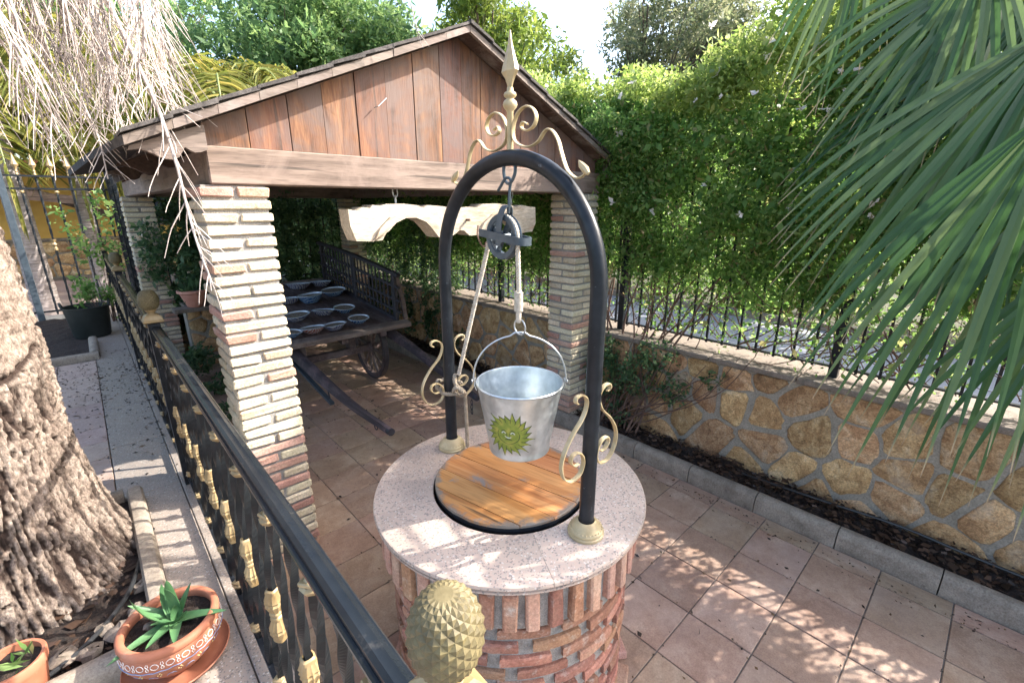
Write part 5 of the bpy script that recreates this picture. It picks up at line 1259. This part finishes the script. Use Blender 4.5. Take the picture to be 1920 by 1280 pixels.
# ================================================================== LEFT PALM: trunk and dry stalks
palm = thing('old_palm', 'thick rough barked palm trunk at the left with dry flower stalks hanging above', 'palm tree', (-.56, 2.62, ZT))
NA, NZ = 430, 470; vs = []; fs = []; cav = []
TX0, TY0 = -.57, 2.62
nn = noise.noise
for j in range(NZ + 1):
    z = ZT - .03 + 2.35 * (j / NZ); h = z - ZT
    R_ = .345 + .17 * math.exp(-h / .30) + .02 * math.exp(-((h - .95) / .3) ** 2) - .012 * h; cx = TX0 + .015 * h; cy = TY0
    for i in range(NA):
        a = 2 * math.pi * i / NA; x, y = math.cos(a), math.sin(a)
        hb = 1.0 + .07 * math.sin(a * 3 + 1); band = min(1, max(0, (hb - h) * 18 + .5))
        f = nn((x * 5, y * 5, h * 1.5 + 4)); w1 = nn((x * 4, y * 4, h * 6)) * .12
        r1 = abs(nn((x * 17 + w1 * 9, y * 17 - w1 * 9, h * 2.6))); r2 = abs(nn((x * 34 + w1 * 14, y * 34, h * 7 + 3))); kn = nn((x * 40, y * 40, h * 42)); fn = nn((x * 95, y * 95, h * 95))
        deep = -.030 * max(0, 1 - r1 * 7) - .012 * max(0, 1 - r2 * 5)
        d = band * (deep + .009 * kn + .005 * fn) + (1 - band) * (-.007 * max(0, 1 - r2 * 4) + .006 * kn + .0055 * fn + .003 * math.sin(h * 110 + 4 * f)) + .016 * f
        gap = math.exp(-((h - hb) / .012) ** 2); d -= .022 * gap
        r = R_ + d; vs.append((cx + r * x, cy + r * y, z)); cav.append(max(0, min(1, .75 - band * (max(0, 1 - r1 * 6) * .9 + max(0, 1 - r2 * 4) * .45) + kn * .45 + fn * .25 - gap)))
for j in range(NZ):
    for i in range(NA):
        i2 = (i + 1) % NA; fs.append((j * NA + i, j * NA + i2, (j + 1) * NA + i2, (j + 1) * NA + i))
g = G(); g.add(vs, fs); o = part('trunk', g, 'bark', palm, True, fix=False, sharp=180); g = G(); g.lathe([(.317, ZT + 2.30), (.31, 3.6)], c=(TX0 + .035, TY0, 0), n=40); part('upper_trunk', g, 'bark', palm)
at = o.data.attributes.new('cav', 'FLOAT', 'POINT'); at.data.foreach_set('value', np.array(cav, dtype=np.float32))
def rachilla(g, p, d, L, r, droop, R, n=7):
    P = []; q = Vector(p); d = Vector(d).normalized()
    for k in range(n):
        P.append(tuple(q)); q = q + d * L / (n - 1); d = (d + Vector((R.gauss(0, .05), R.gauss(0, .05), -droop + R.gauss(0, .05)))).normalized()
    g.tube(P, [r * (1 - .6 * k / n) for k in range(n)], 4, caps=False)
def stalk(pts, r0, nb, Lb, droop, seed, spread=1.0, start=.2, name='dry_flower_stalk', lab=None):
    R = random.Random(seed); P = catmull(pts, 6); n = len(P); g = G()
    g.tube(P, [r0 * (1 - .75 * k / n) for k in range(n)], 7)
    for k in range(nb):
        t = start + (1 - start) * (k + R.random()) / nb; i = min(n - 2, int(t * (n - 1))); p = Vector(P[i]); T = (Vector(P[i + 1]) - p).normalized()
        u = Vector((R.gauss(0, 1), R.gauss(0, 1), R.gauss(0, .5))); u = (u - T * u.dot(T)).normalized()
        rachilla(g, p, T * .8 + u * spread * R.uniform(.5, 1.0), Lb * R.uniform(.6, 1.2) * (1.15 - .6 * t), r0 * .18 + .0007, droop, R)
    return part(name, g, 'dry', palm, True, fix=False, sharp=80, label=lab)
# the long bare stalk crossing in front of the left pillar
main = [(.20, 2.70, 3.2), (.26, 2.605, 2.762), (.30, 2.462, 2.502), (.321, 2.377, 2.343), (.33, 2.294, 2.163), (.328, 2.223, 1.983), (.33, 2.164, 1.844), (.344, 2.086, 1.684)]
stalk(main, .010, 44, .27, .05, 3, .9, .12, lab='longest stalk, thick and bare, hanging in front of the pillar')
stalk([(.0, 3.0, 3.3), (.04, 2.921, 2.791), (.062, 2.849, 2.667), (.089, 2.782, 2.563), (.122, 2.657, 2.335), (.132, 2.609, 2.252), (.128, 2.567, 2.10)], .008, 40, .27, .02, 5, .8, .1)
stalk([(.25, 2.9, 3.3), (.30, 2.8, 2.9), (.34, 2.7, 2.6), (.38, 2.6, 2.42)], .007, 34, .30, .04, 6, .8, .1)
stalk([(.12, 2.7, 3.3), (.16, 2.6, 2.9), (.20, 2.5, 2.6), (.215, 2.45, 2.38)], .007, 34, .26, .05, 7, .8, .1)
stalk([(1.30, 2.30, 3.5), (1.36, 2.28, 3.2), (1.42, 2.27, 2.95), (1.47, 2.27, 2.78)], .0035, 9, .16, .03, 8, .7, .5)
R = random.Random(21)
for k in range(46):
    # curtain of stalks: positions across the view, thick bundle at left
    t = k / 45; x = -.85 + 1.25 * t + R.uniform(-.05, .05); y = 2.45 + R.uniform(-.25, .55); zend = 2.34 - .04 * t + R.uniform(-.08, .20) + (.10 if t > .75 else 0)
    stalk([(x * .6 - .2, y + .1, 3.7), (x * .9 - .03, y, 3.3), (x, y, 2.95), (x + R.uniform(-.02, .05), y + R.uniform(-.05, .05), (2.95 + zend) / 2), (x + R.uniform(0, .06), y + R.uniform(-.05, .05), zend)], .009, 46, .36, .14, 100 + k, .55, .15)
# thick hanging fibre ribbons of the left bundle
for k in range(230):
    x = R.uniform(-.86, -.14); y = R.uniform(2.02, 2.55); z1 = R.uniform(2.22, 2.50) + .10 * max(0, x + .5)
    L = 1.0; P = [(x + .03 * math.sin(3 * s + k), y + .03 * math.cos(2 * s + k), 3.35 + (z1 - 3.35) * s) for s in [i / 14 for i in range(15)]]
    P = [(a + R.gauss(0, .004), b + R.gauss(0, .004), c) for a, b, c in P]
    g = G(); g.tube(P, [R.uniform(.008, .014) * (1 - .7 * (i / 14) ** 2) for i in range(15)], 6); part('hanging_strand', g, 'dry', palm, True, fix=False)
# crown fronds high above
def pinnate(name, parent, pts, nl, Ll, mat, droop=.5, seed=1, w_=.02, stemr=.014, V_out=None, stem='fanstem', plane=0):
    R = np.random.default_rng(seed); P = [Vector(p) for p in catmull(pts, 6)]; n = len(P); quadsV = []
    for k in range(nl):
        t = .12 + .88 * k / nl; i = min(n - 2, int(t * (n - 1))); p = P[i].lerp(P[i + 1], t * (n - 1) - i); T = (P[i + 1] - P[i]).normalized()
        S = T.cross(Vector((0, 0, 1)));
        if S.length < .2: S = T.cross(Vector((1, 0, 0)))
        S.normalize(); L = Ll * math.sin(math.pi * (.12 + .80 * t)) ** .6
        for s in (-1, 1):
            d = (T * .55 + S * s * R.uniform(.6, 1) + Vector((0, 0, R.uniform(-.2, .35)))).normalized(); q = p.copy(); d_ = d
            wv = Vector(d.cross(Vector((R.normal(), R.normal(), R.normal())))).normalized() * w_ * .5
            segs = 4; ww = [.7, 1, .85, .5, .04]
            for m in range(segs):
                q2 = q + d_ * L / segs; quadsV.append([tuple(q - wv * ww[m]), tuple(q + wv * ww[m]), tuple(q2 + wv * ww[m + 1]), tuple(q2 - wv * ww[m + 1])])
                q = q2; d_ = (d_ + Vector((0, 0, -droop * .45))).normalized()
    Va = np.array(quadsV); po = np.array(ORG.get(parent.name, (0, 0, 0))); fr = link(name, quads(name, Va - po, mat), parent, tuple(po)); ORG[fr.name] = tuple(po)
    g = G(); g.tube([tuple(p) for p in P], [stemr * (1 - .8 * k / n) for k in range(n)], 6); part('midrib', g, stem, fr, fix=False)
for k in range(11):
    a = 2 * math.pi * k / 11 + .2
    if -1.2 < ((a + math.pi) % (2 * math.pi) - math.pi) < .35: continue
    c = (-.5, 2.62, 4.9); pinnate('frond', palm, [c, (c[0] + .9 * math.cos(a), c[1] + .9 * math.sin(a), 5.7), (c[0] + 2.0 * math.cos(a), c[1] + 2.0 * math.sin(a), 5.6), (c[0] + 2.8 * math.cos(a), c[1] + 2.8 * math.sin(a), 4.8)], 60, .55, 'palmleaf', .35, 40 + k, .03, .02)
g = G(); g.lathe([(.31, 4.05 - .1), (.30, 4.5), (.22, 4.9), (.05, 5.1)], c=(-.53, 2.62, 0), n=24); part('crown_shaft', g, 'bark', palm)
# queen palms further back
def far_palm(name, x, y, H, lab, seed, nf=15, L=2.6, r=.12, zb=-.05, tilt_=(0, 0), skip=None):
    t = thing(name, lab, 'palm tree', (x, y, zb)); g = G()
    P = [(x + tilt_[0] * s, y + tilt_[1] * s, zb + (H - zb) * s) for s in [i / 24 for i in range(25)]]; g.tube(P, [r * (1.15 - .35 * i / 24) * (1 + .04 * (i % 2)) for i in range(25)], 14); part('trunk', g, 'palm_grey', t)
    R = random.Random(seed); c = P[-1]
    for k in range(nf):
        a = 2 * math.pi * k / nf + R.uniform(-.2, .2); up = R.uniform(.1, .9); Lk = L * R.uniform(.85, 1.1)
        pinnate('frond', t, [c, (c[0] + .3 * Lk * math.cos(a), c[1] + .3 * Lk * math.sin(a), c[2] + up * .9), (c[0] + .7 * Lk * math.cos(a), c[1] + .7 * Lk * math.sin(a), c[2] + up * .6), (c[0] + .95 * Lk * math.cos(a), c[1] + .95 * Lk * math.sin(a), c[2] - .7 + up * .3), (c[0] + 1.02 * Lk * math.cos(a), c[1] + 1.02 * Lk * math.sin(a), c[2] - 1.7 + up * .3)], 75, .75, 'palmleaf', .75, seed * 50 + k, .035, .025)
    return t
far_palm('queen_palm', .15, 12.2, 4.3, 'slender grey ringed palm trunk rising behind the spear tipped gate', 3, 15, 2.5)
far_palm('queen_palm', 2.35, 10.2, 3.75, 'queen palm with yellowish drooping fronds just behind the pergola roof', 4, 14, 2.1)
far_palm('queen_palm', -1.6, 15.5, 4.6, 'palm with arching fronds at the far left above the yellow house', 6, 13, 2.8)
far_palm('queen_palm', -.65, 10.9, 3.3, 'short shaggy palm with dry hanging leaves beside the gate post', 8, 12, 1.5, .16)

# ================================================================== RIGHT FAN PALM
fp = thing('fan_palm', 'large fan palm with long glossy green blades hanging in from the right', 'palm tree', (2.75, -1.25, 0))
g = G(); g.tube([(2.75, -1.25, 0), (2.74, -1.22, 1.2), (2.72, -1.2, 2.6)], [.16, .13, .15], 14); part('trunk', g, 'palm_grey', fp)
F0 = Vector((math.sin(YAW), math.cos(YAW), 0)); RV = Vector((math.cos(YAW), -math.sin(YAW), 0)); ZV = Vector((0, 0, 1))
FV = F0 * math.cos(PITCH) - ZV * math.sin(PITCH); UV_ = F0 * math.sin(PITCH) + ZV * math.cos(PITCH)
def at(px, py, t): return Vector((0, 0, 2.0)) + (FV + RV * (px - 960) / 853 - UV_ * (py - 640) / 853) * t
def blade(parent, hub, d, nrm, L, W, droop, R, twist=0):
    d = d.normalized(); side = d.cross(nrm).normalized(); ns = 12; vs = []; al = []; q = hub.copy(); d_ = d.copy()
    for k in range(ns + 1):
        s = k / ns; w_ = W * (min(1, .22 + s * 2.4) if s < .33 else max(.03, 1 - ((s - .33) / .67) ** 1.7)) * .5
        fold = .42 * (1 - .5 * s); up = side.cross(d_).normalized()
        vs += [tuple(q - side * w_ * (1 - fold * .3) + up * w_ * fold), tuple(q), tuple(q + side * w_ * (1 - fold * .3) + up * w_ * fold)]; al += [s] * 3
        q = q + d_ * L / ns; d_ = (d_ + Vector((0, 0, -droop * (s ** 1.3) * .12)) + Vector((R.gauss(0, .006), R.gauss(0, .006), 0))).normalized(); side = (side - d_ * side.dot(d_)).normalized()
    fs = []
    for k in range(ns):
        a = k * 3; fs += [(a, a + 1, a + 4, a + 3), (a + 1, a + 2, a + 5, a + 4)]
    g = G(); g.add(vs, fs); o = part('blade', g, 'fan', parent, True, fix=False, sharp=18)
    at_ = o.data.attributes.new('along', 'FLOAT', 'POINT'); at_.data.foreach_set('value', np.array(al, dtype=np.float32)); return o
def fan(hub, dirv, nrm, n, spread, L, W, droop, seed, crown=Vector((2.72, -1.2, 2.55))):
    R = random.Random(seed); d0 = dirv.normalized(); nrm = (nrm - d0 * nrm.dot(d0)).normalized(); s0 = d0.cross(nrm)
    P = catmull([tuple(crown), tuple((crown + hub) / 2 + Vector((0, 0, .12))), tuple(hub)], 6); g = G(); g.tube(P, [.014 - .005 * k / len(P) for k in range(len(P))], 7, ref=(0, 0, 1)); fr = part('frond', g, 'fanstem', fp, True, fix=False)
    for k in range(n):
        a = (k / (n - 1) - .5) * spread + R.uniform(-.02, .02); d = d0 * math.cos(a) + s0 * math.sin(a) + nrm * R.uniform(-.05, .05)
        blade(fr, hub + d * .01, d, nrm, L * (1 - .22 * abs(a / spread) * 2) * R.uniform(.92, 1.06), W, droop, R)
toC = lambda p: (Vector((0, 0, 2.0)) - p).normalized()
def fan_px(hx, hy, ht, tx, ty, tt, n, spr, W, droop, seed, tiltn=(0, 0, .3)):
    h = at(hx, hy, ht); t = at(tx, ty, tt); fan(h, t - h, toC(h) + Vector(tiltn), n, math.radians(spr), (t - h).length, W, droop, seed)
# hubs sit beyond the right and upper edge, blades reach down-left
fan_px(2000, 40, 1.55, 1430, 600, 1.68, 15, 40, .036, .75, 1)
fan_px(1990, 190, 1.35, 1600, 900, 1.45, 14, 50, .034, .9, 2)
fan_px(1930, -110, 1.75, 1500, 250, 1.80, 17, 52, .036, 1.2, 3)
fan_px(1640, -190, 1.95, 1500, 190, 1.95, 12, 42, .034, .8, 4)
fan_px(1960, -20, 1.95, 1640, 640, 2.05, 20, 80, .038, 1.0, 5, (0, 0, -.2))
fan_px(2040, 270, 1.75, 1770, 960, 1.85, 16, 66, .036, 1.0, 6)
fan_px(1930, 120, 2.2, 1650, 420, 2.25, 20, 130, .040, .8, 7)
fan_px(2110, 430, 1.45, 1850, 980, 1.5, 14, 56, .033, .9, 8)
fan_px(1860, -120, 1.7, 1700, 330, 1.7, 12, 50, .032, .8, 9)

# ================================================================== VINE HEDGE
vine = thing('climbing_vine', 'tall dense climbing vine with tiny leaves covering the iron fence along the street', 'hedge', (3.6, 3, .9))
def vine_part(name, V, mat, kind='stuff'):
    o = link(name, quads(name, V - np.array([3.6, 3, .9]), mat), vine, (3.6, 3, .9)); 
    if kind: o['kind'] = kind
    return o
def hedge_pts(N, seed):
    r = np.random.default_rng(seed); K = 2300
    cy = r.uniform(-1.2, 7.7, K); top = 3.02 + .10 * np.sin(cy * 2.1) + .07 * np.sin(cy * 5.3 + 1) + np.where(cy < 1.2, .12, 0)
    cz = 1.36 + (top - 1.36) * r.uniform(0, 1, K) ** .74; cx = 3.58 + r.uniform(-.32, .25, K) * np.clip((cz - 1.1) / .9, .25, 1)
    c = np.stack([cx, cy, cz], 1); i = r.integers(0, K, N); g_ = r.normal(size=(N, 3)); g_ /= np.linalg.norm(g_, axis=1, keepdims=True)
    return c[i] + g_ * ((r.uniform(.1, 1, N) ** .5) * .15)[:, None] * np.array([.8, 1.25, 1.0])
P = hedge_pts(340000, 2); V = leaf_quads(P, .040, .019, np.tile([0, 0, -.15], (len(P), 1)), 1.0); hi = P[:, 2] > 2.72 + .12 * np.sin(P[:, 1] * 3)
vine_part('foliage', V[~hi], 'vine'); vine_part('sun_tinted_foliage', V[hi], 'vinetop')  # leaves above the wavy height line get the colour with sunlight painted in
# lower sparse leaves among the bars and over the cap
N = 20000; P = np.stack([3.56 + nr.normal(0, .10, N), nr.uniform(-1.5, 7.5, N), .92 + .75 * nr.uniform(0, 1, N) ** .7], 1)
K = nr.uniform(0, 1, (110, 3)) * np.array([.1, 9, .6]) + np.array([3.55, -1.5, .95]); sel = np.min(np.linalg.norm((P[:, None, 1:] - K[None, :, 1:]), axis=2), axis=1) < .17; P = P[sel]
vine_part('low_foliage', leaf_quads(P, .032, .02), 'vine')
# whole vertical twigs
R = random.Random(9); sg = G()
for k in range(230):
    y0 = R.uniform(-1.4, 7.4); z0 = R.uniform(.9, 1.0); P = [(3.58 + R.uniform(-.06, .08), y0, z0)]; d = Vector((R.uniform(-.1, .15), R.choice((-1, 1)) * R.uniform(.2, 1.4), R.uniform(.4, 1.1))).normalized(); q = Vector(P[0])
    for m in range(9):
        q = q + d * R.uniform(.07, .15); d = (d + Vector((R.gauss(0, .16), R.gauss(0, .3), R.gauss(.06, .22)))).normalized(); q.x = min(3.85, max(3.42, q.x)); q.z = max(.9, q.z); P.append(tuple(q))
    r0 = R.uniform(.002, .0065); sg.tube(P, [r0 * (1 - .6 * i / 10) for i in range(10)], 5, caps=False)
part('twigs', sg, 'stem', vine, True, fix=False, kind='stuff')
# main woody stems from the bed, climbing over the wall
for k in range(16):
    y0 = 2.0 + R.uniform(-.12, .35); P = [(3.22 + R.uniform(-.05, .06), y0, .07)]; ex = R.uniform(-1.3, .9); top = R.uniform(1.4, 2.6)
    for s in (.15, .3, .45, .6, .8, 1.0):
        P.append((3.22 + .36 * min(1, s * 1.5) + R.uniform(-.05, .03), y0 + ex * s ** 1.2 + R.uniform(-.05, .05), .07 + (top - .07) * s + R.uniform(-.03, .03)))
    P = catmull(P, 5); r0 = R.uniform(.006, .015); g = G(); g.tube(P, [r0 * (1 - .65 * i / len(P)) for i in range(len(P))], 6); part('stem', g, 'stem', vine, True, fix=False)
fl = []
for k in range(60):
    y = R.uniform(-.3, 3.6); z = R.uniform(1.9, 3.1); c = (3.26 + R.uniform(-.06, .05) + (.05 if z < 2.3 else 0), y, z)
    V = leaf_quads(np.tile(c, (6, 1)), .034, .022, np.tile([-1., 0, .2], (6, 1)), .9); o = link('flower', quads('flower', V - np.array([3.6, 3, .9]), 'flower'), vine, (3.6, 3, .9))
# shrub in the bed in front of the wall
def bush(name, lab, cat, blobs, N, L, W, mat, base, seed, group=None, shape=None, kind=None):
    r = np.random.default_rng(seed); t = thing(name, lab, cat, base, group)
    B = np.array(blobs); w_ = B[:, 3] ** 2 * B[:, 4 if B.shape[1] > 4 else 3]; i = r.choice(len(B), N, p=w_ / w_.sum())
    g_ = r.normal(size=(N, 3)); g_ /= np.linalg.norm(g_, axis=1, keepdims=True)
    # sub clumps
    K = 40; sc = r.normal(size=(len(B), K, 3)); sc /= np.linalg.norm(sc, axis=2, keepdims=True); sc *= (r.uniform(.3, 1, (len(B), K)) ** .5)[:, :, None]
    kk = r.integers(0, K, N); zs = B[i][:, 4:5] if B.shape[1] > 4 else B[i][:, 3:4]
    P = B[i][:, :3] + (sc[i, kk] * .85 + g_ * (r.uniform(0, 1, N) ** .6)[:, None] * .30) * np.concatenate([B[i][:, 3:4], B[i][:, 3:4], zs], 1)
    V = leaf_quads(P, L, W, rng=r); o = link('crown' if cat == 'tree' else 'foliage', quads('foliage', V - np.array(base), mat), t, base)
    return t
t = bush('garden_shrub', 'straggly shrub in the soil bed beside the pale brick pillar', 'shrub', [(3.26, 2.25, .45, .20, .35), (3.30, 1.95, .62, .22, .22), (3.32, 1.65, .55, .16, .16), (3.28, 2.1, .2, .15, .15), (3.34, 1.35, .72, .10, .10), (3.3, 1.8, .8, .2, .16), (3.26, 2.3, .75, .18, .2)], 3600, .032, .017, 'ivy', (3.25, 2.1, .07), 5)
R = random.Random(19)
for k in range(14):
    a = R.uniform(-1.0, .3); P = catmull([(3.24, 2.2 + R.uniform(-.1, .1), .08), (3.26 + R.uniform(-.06, .06), 2.15 + a * .4, .3 + R.uniform(-.1, .1)), (3.29 + R.uniform(-.07, .05), 2.1 + a * .8, .55 + R.uniform(-.1, .15)), (3.32 + R.uniform(-.06, .06), 2.05 + a, .7 + R.uniform(-.1, .3))], 4)
    g = G(); g.tube(P, [.007 * (1 - .7 * i / len(P)) for i in range(len(P))], 5); part('stem', g, 'stem', t, fix=False)
# dark ivy behind the pergola
iv = bush('ivy', 'dark green ivy filling the fence behind the wooden cart', 'ivy', [(x, 7.5 + .1 * math.sin(x * 5), z, .33, .33) for x in (.95, 1.35, 1.75, 2.15, 2.55, 2.9) for z in (.55, .95, 1.35, 1.75, 2.05)], 19000, .055, .034, 'ivy', (1.9, 7.6, .8), 6)
iv2 = bush('ivy', 'ivy hanging over the stone wall behind the pergola, right of the cart rack', 'ivy', [(3.40, y, z, .20, .30) for y in (4.9, 5.3, 5.8, 6.3, 6.8, 7.2) for z in (.35, .7, 1.0, 1.4, 1.8, 2.1)] + [(3.38, 4.6, .3, .15, .2)], 20000, .04, .024, 'ivy', (3.4, 6, .1), 7)
bush('ivy', 'leafy creeper low at the foot of the far brick pillar behind the railing', 'ivy', [(.85, 5.6, .12, .22, .12), (.70, 4.8, .08, .16, .08), (.75, 6.2, .25, .2, .2)], 1500, .04, .025, 'ivy', (.8, 5.6, 0), 15)
# vine creeping over the pergola's right eave
bush('climbing_vine', 'vine shoots with white flowers spilling onto the right slope of the pergola roof', 'vine', [(3.45, 2.5, 2.35, .22, .25), (3.4, 3.2, 2.6, .25, .25), (3.35, 4.2, 2.7, .3, .25), (3.45, 2.15, 2.0, .18, .3), (3.4, 5.2, 2.8, .3, .25), (3.3, 2.3, 2.5, .22, .2), (3.12, 2.35, 2.62, .16, .14), (3.42, 2.25, 2.25, .22, .25), (3.5, 2.3, 2.65, .22, .25)], 20000, .03, .014, 'vine', (3.5, 3, 2.2), 16)

# ================================================================== TREES AND FAR BANK
def tree(x, y, H, blobs, N, L, W, mat, lab, seed, tr=.16):
    t = bush('tree', lab, 'tree', blobs, N, L, W, mat, (x, y, -.05), seed); R = random.Random(seed); g = G()
    top = max(b[2] for b in blobs); P = catmull([(x, y, -.05), (x + .1, y + .05, H * .3), (x - .05, y, H * .62)], 6); g.tube(P, [tr * (1 - .45 * i / len(P)) for i in range(len(P))], 12)
    part('trunk', g, 'bark_tree', t, fix=False); g = G(); s = P[-1]
    for b in blobs:
        m = ((s[0] + b[0]) / 2 + R.uniform(-.2, .2), (s[1] + b[1]) / 2 + R.uniform(-.2, .2), (s[2] + b[2]) / 2 - .1); Q = catmull([s, m, (b[0], b[1], b[2])], 5); g.tube(Q, [tr * .5 * (1 - .85 * i / len(Q)) for i in range(len(Q))], 7)
        for q in range(4):
            e = (b[0] + R.uniform(-.8, .8) * b[3], b[1] + R.uniform(-.8, .8) * b[3], b[2] + R.uniform(-.6, .8) * b[3]); Q2 = catmull([Q[-5], ((Q[-5][0] + e[0]) / 2, (Q[-5][1] + e[1]) / 2, (Q[-5][2] + e[2]) / 2 + .1), e], 4); g.tube(Q2, [tr * .15 * (1 - .8 * i / len(Q2)) for i in range(len(Q2))], 5)
    part('limbs', g, 'bark_tree', t, fix=False); return t
def blobs(cx, cy, cz, R_, n, seed, hz=.8, br=.38):
    R = random.Random(seed); out = []
    for k in range(n):
        u = Vector((R.gauss(0, 1), R.gauss(0, 1), R.gauss(0, 1))).normalized() * R_ * R.uniform(.3, .85); r = R_ * br * R.uniform(.7, 1.2); out.append((cx + u.x, cy + u.y, cz + u.z * hz, r, r * .8))
    return out
tree(5.2, 14.5, 8, blobs(5.4, 14.0, 5.4, 3.6, 30, 1, .9), 70000, .15, .052, 'treeA', 'big bluish green tree with fine leaves rising behind the pergola roof', 1)
tree(2.2, 19, 8, blobs(2.2, 19, 5.5, 3.6, 18, 11, .9), 26000, .2, .07, 'treeA', 'darker green tree further back, left of the gable', 12)
tree(9.2, 10.5, 6, blobs(8.6, 10.6, 4.9, 3.3, 30, 2, .95), 60000, .15, .055, 'treeB', 'yellow green sunlit tree behind the ridge of the pergola', 2)
tree(10.8, 7.7, 5, blobs(11.8, 6.2, 4.7, 2.5, 24, 3, .9, .34), 26000, .12, .04, 'treeC', 'thin olive grey tree showing against the sky above the vine', 3)
tree(13.4, 8.2, 5, blobs(13.0, 7.7, 6.6, 2.5, 20, 23, 1.0, .36), 17000, .13, .045, 'treeC', 'hazy pale tree partly closing the sky gap right of the spear', 33)
tree(13.5, 4.5, 5, blobs(13.5, 3.4, 4.9, 3.0, 22, 4, .8, .38), 30000, .11, .035, 'treeC', 'brownish olive tree far right above the vine, behind the palm blades', 4)
tree(-3.2, 14, 7, blobs(-3.2, 14, 5.0, 2.6, 12, 15, .9), 16000, .16, .06, 'treeA', 'green tree at the far left behind the hanging dry stalks', 5)
tree(.9, 22, 7, blobs(.8, 22, 4.6, 3.0, 12, 16, .8), 14000, .2, .08, 'treeB', 'light green tree behind the grey palm trunk', 6)
# bushes across the street
R = random.Random(31); bl_ = []
for k in range(90):
    y = -6 + 32 * k / 89; bl_.append((9.6 + R.uniform(-.5, 1.0), y, R.uniform(.4, 3.4), R.uniform(.8, 1.2), R.uniform(.8, 1.1)))
bk2 = bush('roadside_bushes', None, None, bl_, 70000, .19, .09, 'treeB', (9.8, 5, 0), 8); bk2['kind'] = 'stuff'
for ch in bk2.children: ch['kind'] = 'stuff'
g = G(); g.box(8.6, 8.75, -14, 40, -.1, .14, .01); o = link('street_kerb', mesh('street_kerb', g, 'concrete', False)); o['kind'] = 'structure'
bl_ = []
for k in range(30):
    x = 3.9 + R.uniform(-.2, 3.5); bl_.append((x, 12.2 + R.uniform(-.6, 1.5) + .2 * x, R.uniform(.5, 2.2), R.uniform(.6, 1.0), R.uniform(.7, 1.0)))
b3 = bush('background_bushes', None, None, bl_, 20000, .12, .06, 'ivy', (5, 12, 0), 9); b3['kind'] = 'stuff'
for ch in b3.children: ch['kind'] = 'stuff'

# ================================================================== YELLOW HOUSE
hs = thing('yellow_house', 'yellow rendered house with stone base and dark sloping roof seen through the gate', 'house', (-1.5, 20, 0))
HY = 18.0
g = G(); g.box(-9, 2.9, HY, HY + 6, 1.10, 3.0); part('wall', g, 'yellow_wall', hs, False)
g = G(); g.box(-9, 2.9, HY - .03, HY + 6.03, .0, 1.04); part('base_wall', g, 'mortar_wall', hs, False)
g = G(); g.box(-9.05, 2.95, HY - .09, HY + 6.09, 1.042, 1.11); part('ledge', g, 'concrete', hs, False)
for i, (c, q) in enumerate(stones(4.6, .06, 1.02, .36, 44)):
    g = stone_geo(c, q, lambda s_, z, d: (-2.3 + s_, HY - .03 - d, z), .03, i + 900); part('stone', g, 'stone', hs, True, sharp=55)
for k in range(14):
    g = G(); x0 = -9.3 + k * .88; g.box(x0, x0 + .87, HY - .6, HY + 6.6, 3.002, 3.09); 
    part('roof_tile_row', g, 'terracotta', hs, False)
g = G(); g.prism([(-2.6, 3.0), (.9, 1.55), (1.0, 1.72), (-2.6, 3.2)], HY - .5, HY - .3, 'Y'); part('lean_to_rafter', g, 'roofwood', hs, False)
g = G(); g.prism([(-1.6, 2.2), (.55, 1.95), (.55, 2.15), (-1.6, 2.45)], HY - .8, HY - .6, 'Y'); part('log_beam', g, 'beamx', hs, False)
wf = G(); wf.box(1.5, 2.4, HY - .06, HY - .004, 1.4, 2.4); wn = part('window', wf, 'roofwood', hs, False)
g = G(); g.box(1.57, 1.93, HY - .075, HY - .062, 1.47, 2.33); part('pane', g, 'glass', wn, False); g = G(); g.box(1.97, 2.33, HY - .075, HY - .062, 1.47, 2.33); part('pane', g, 'glass', wn, False)
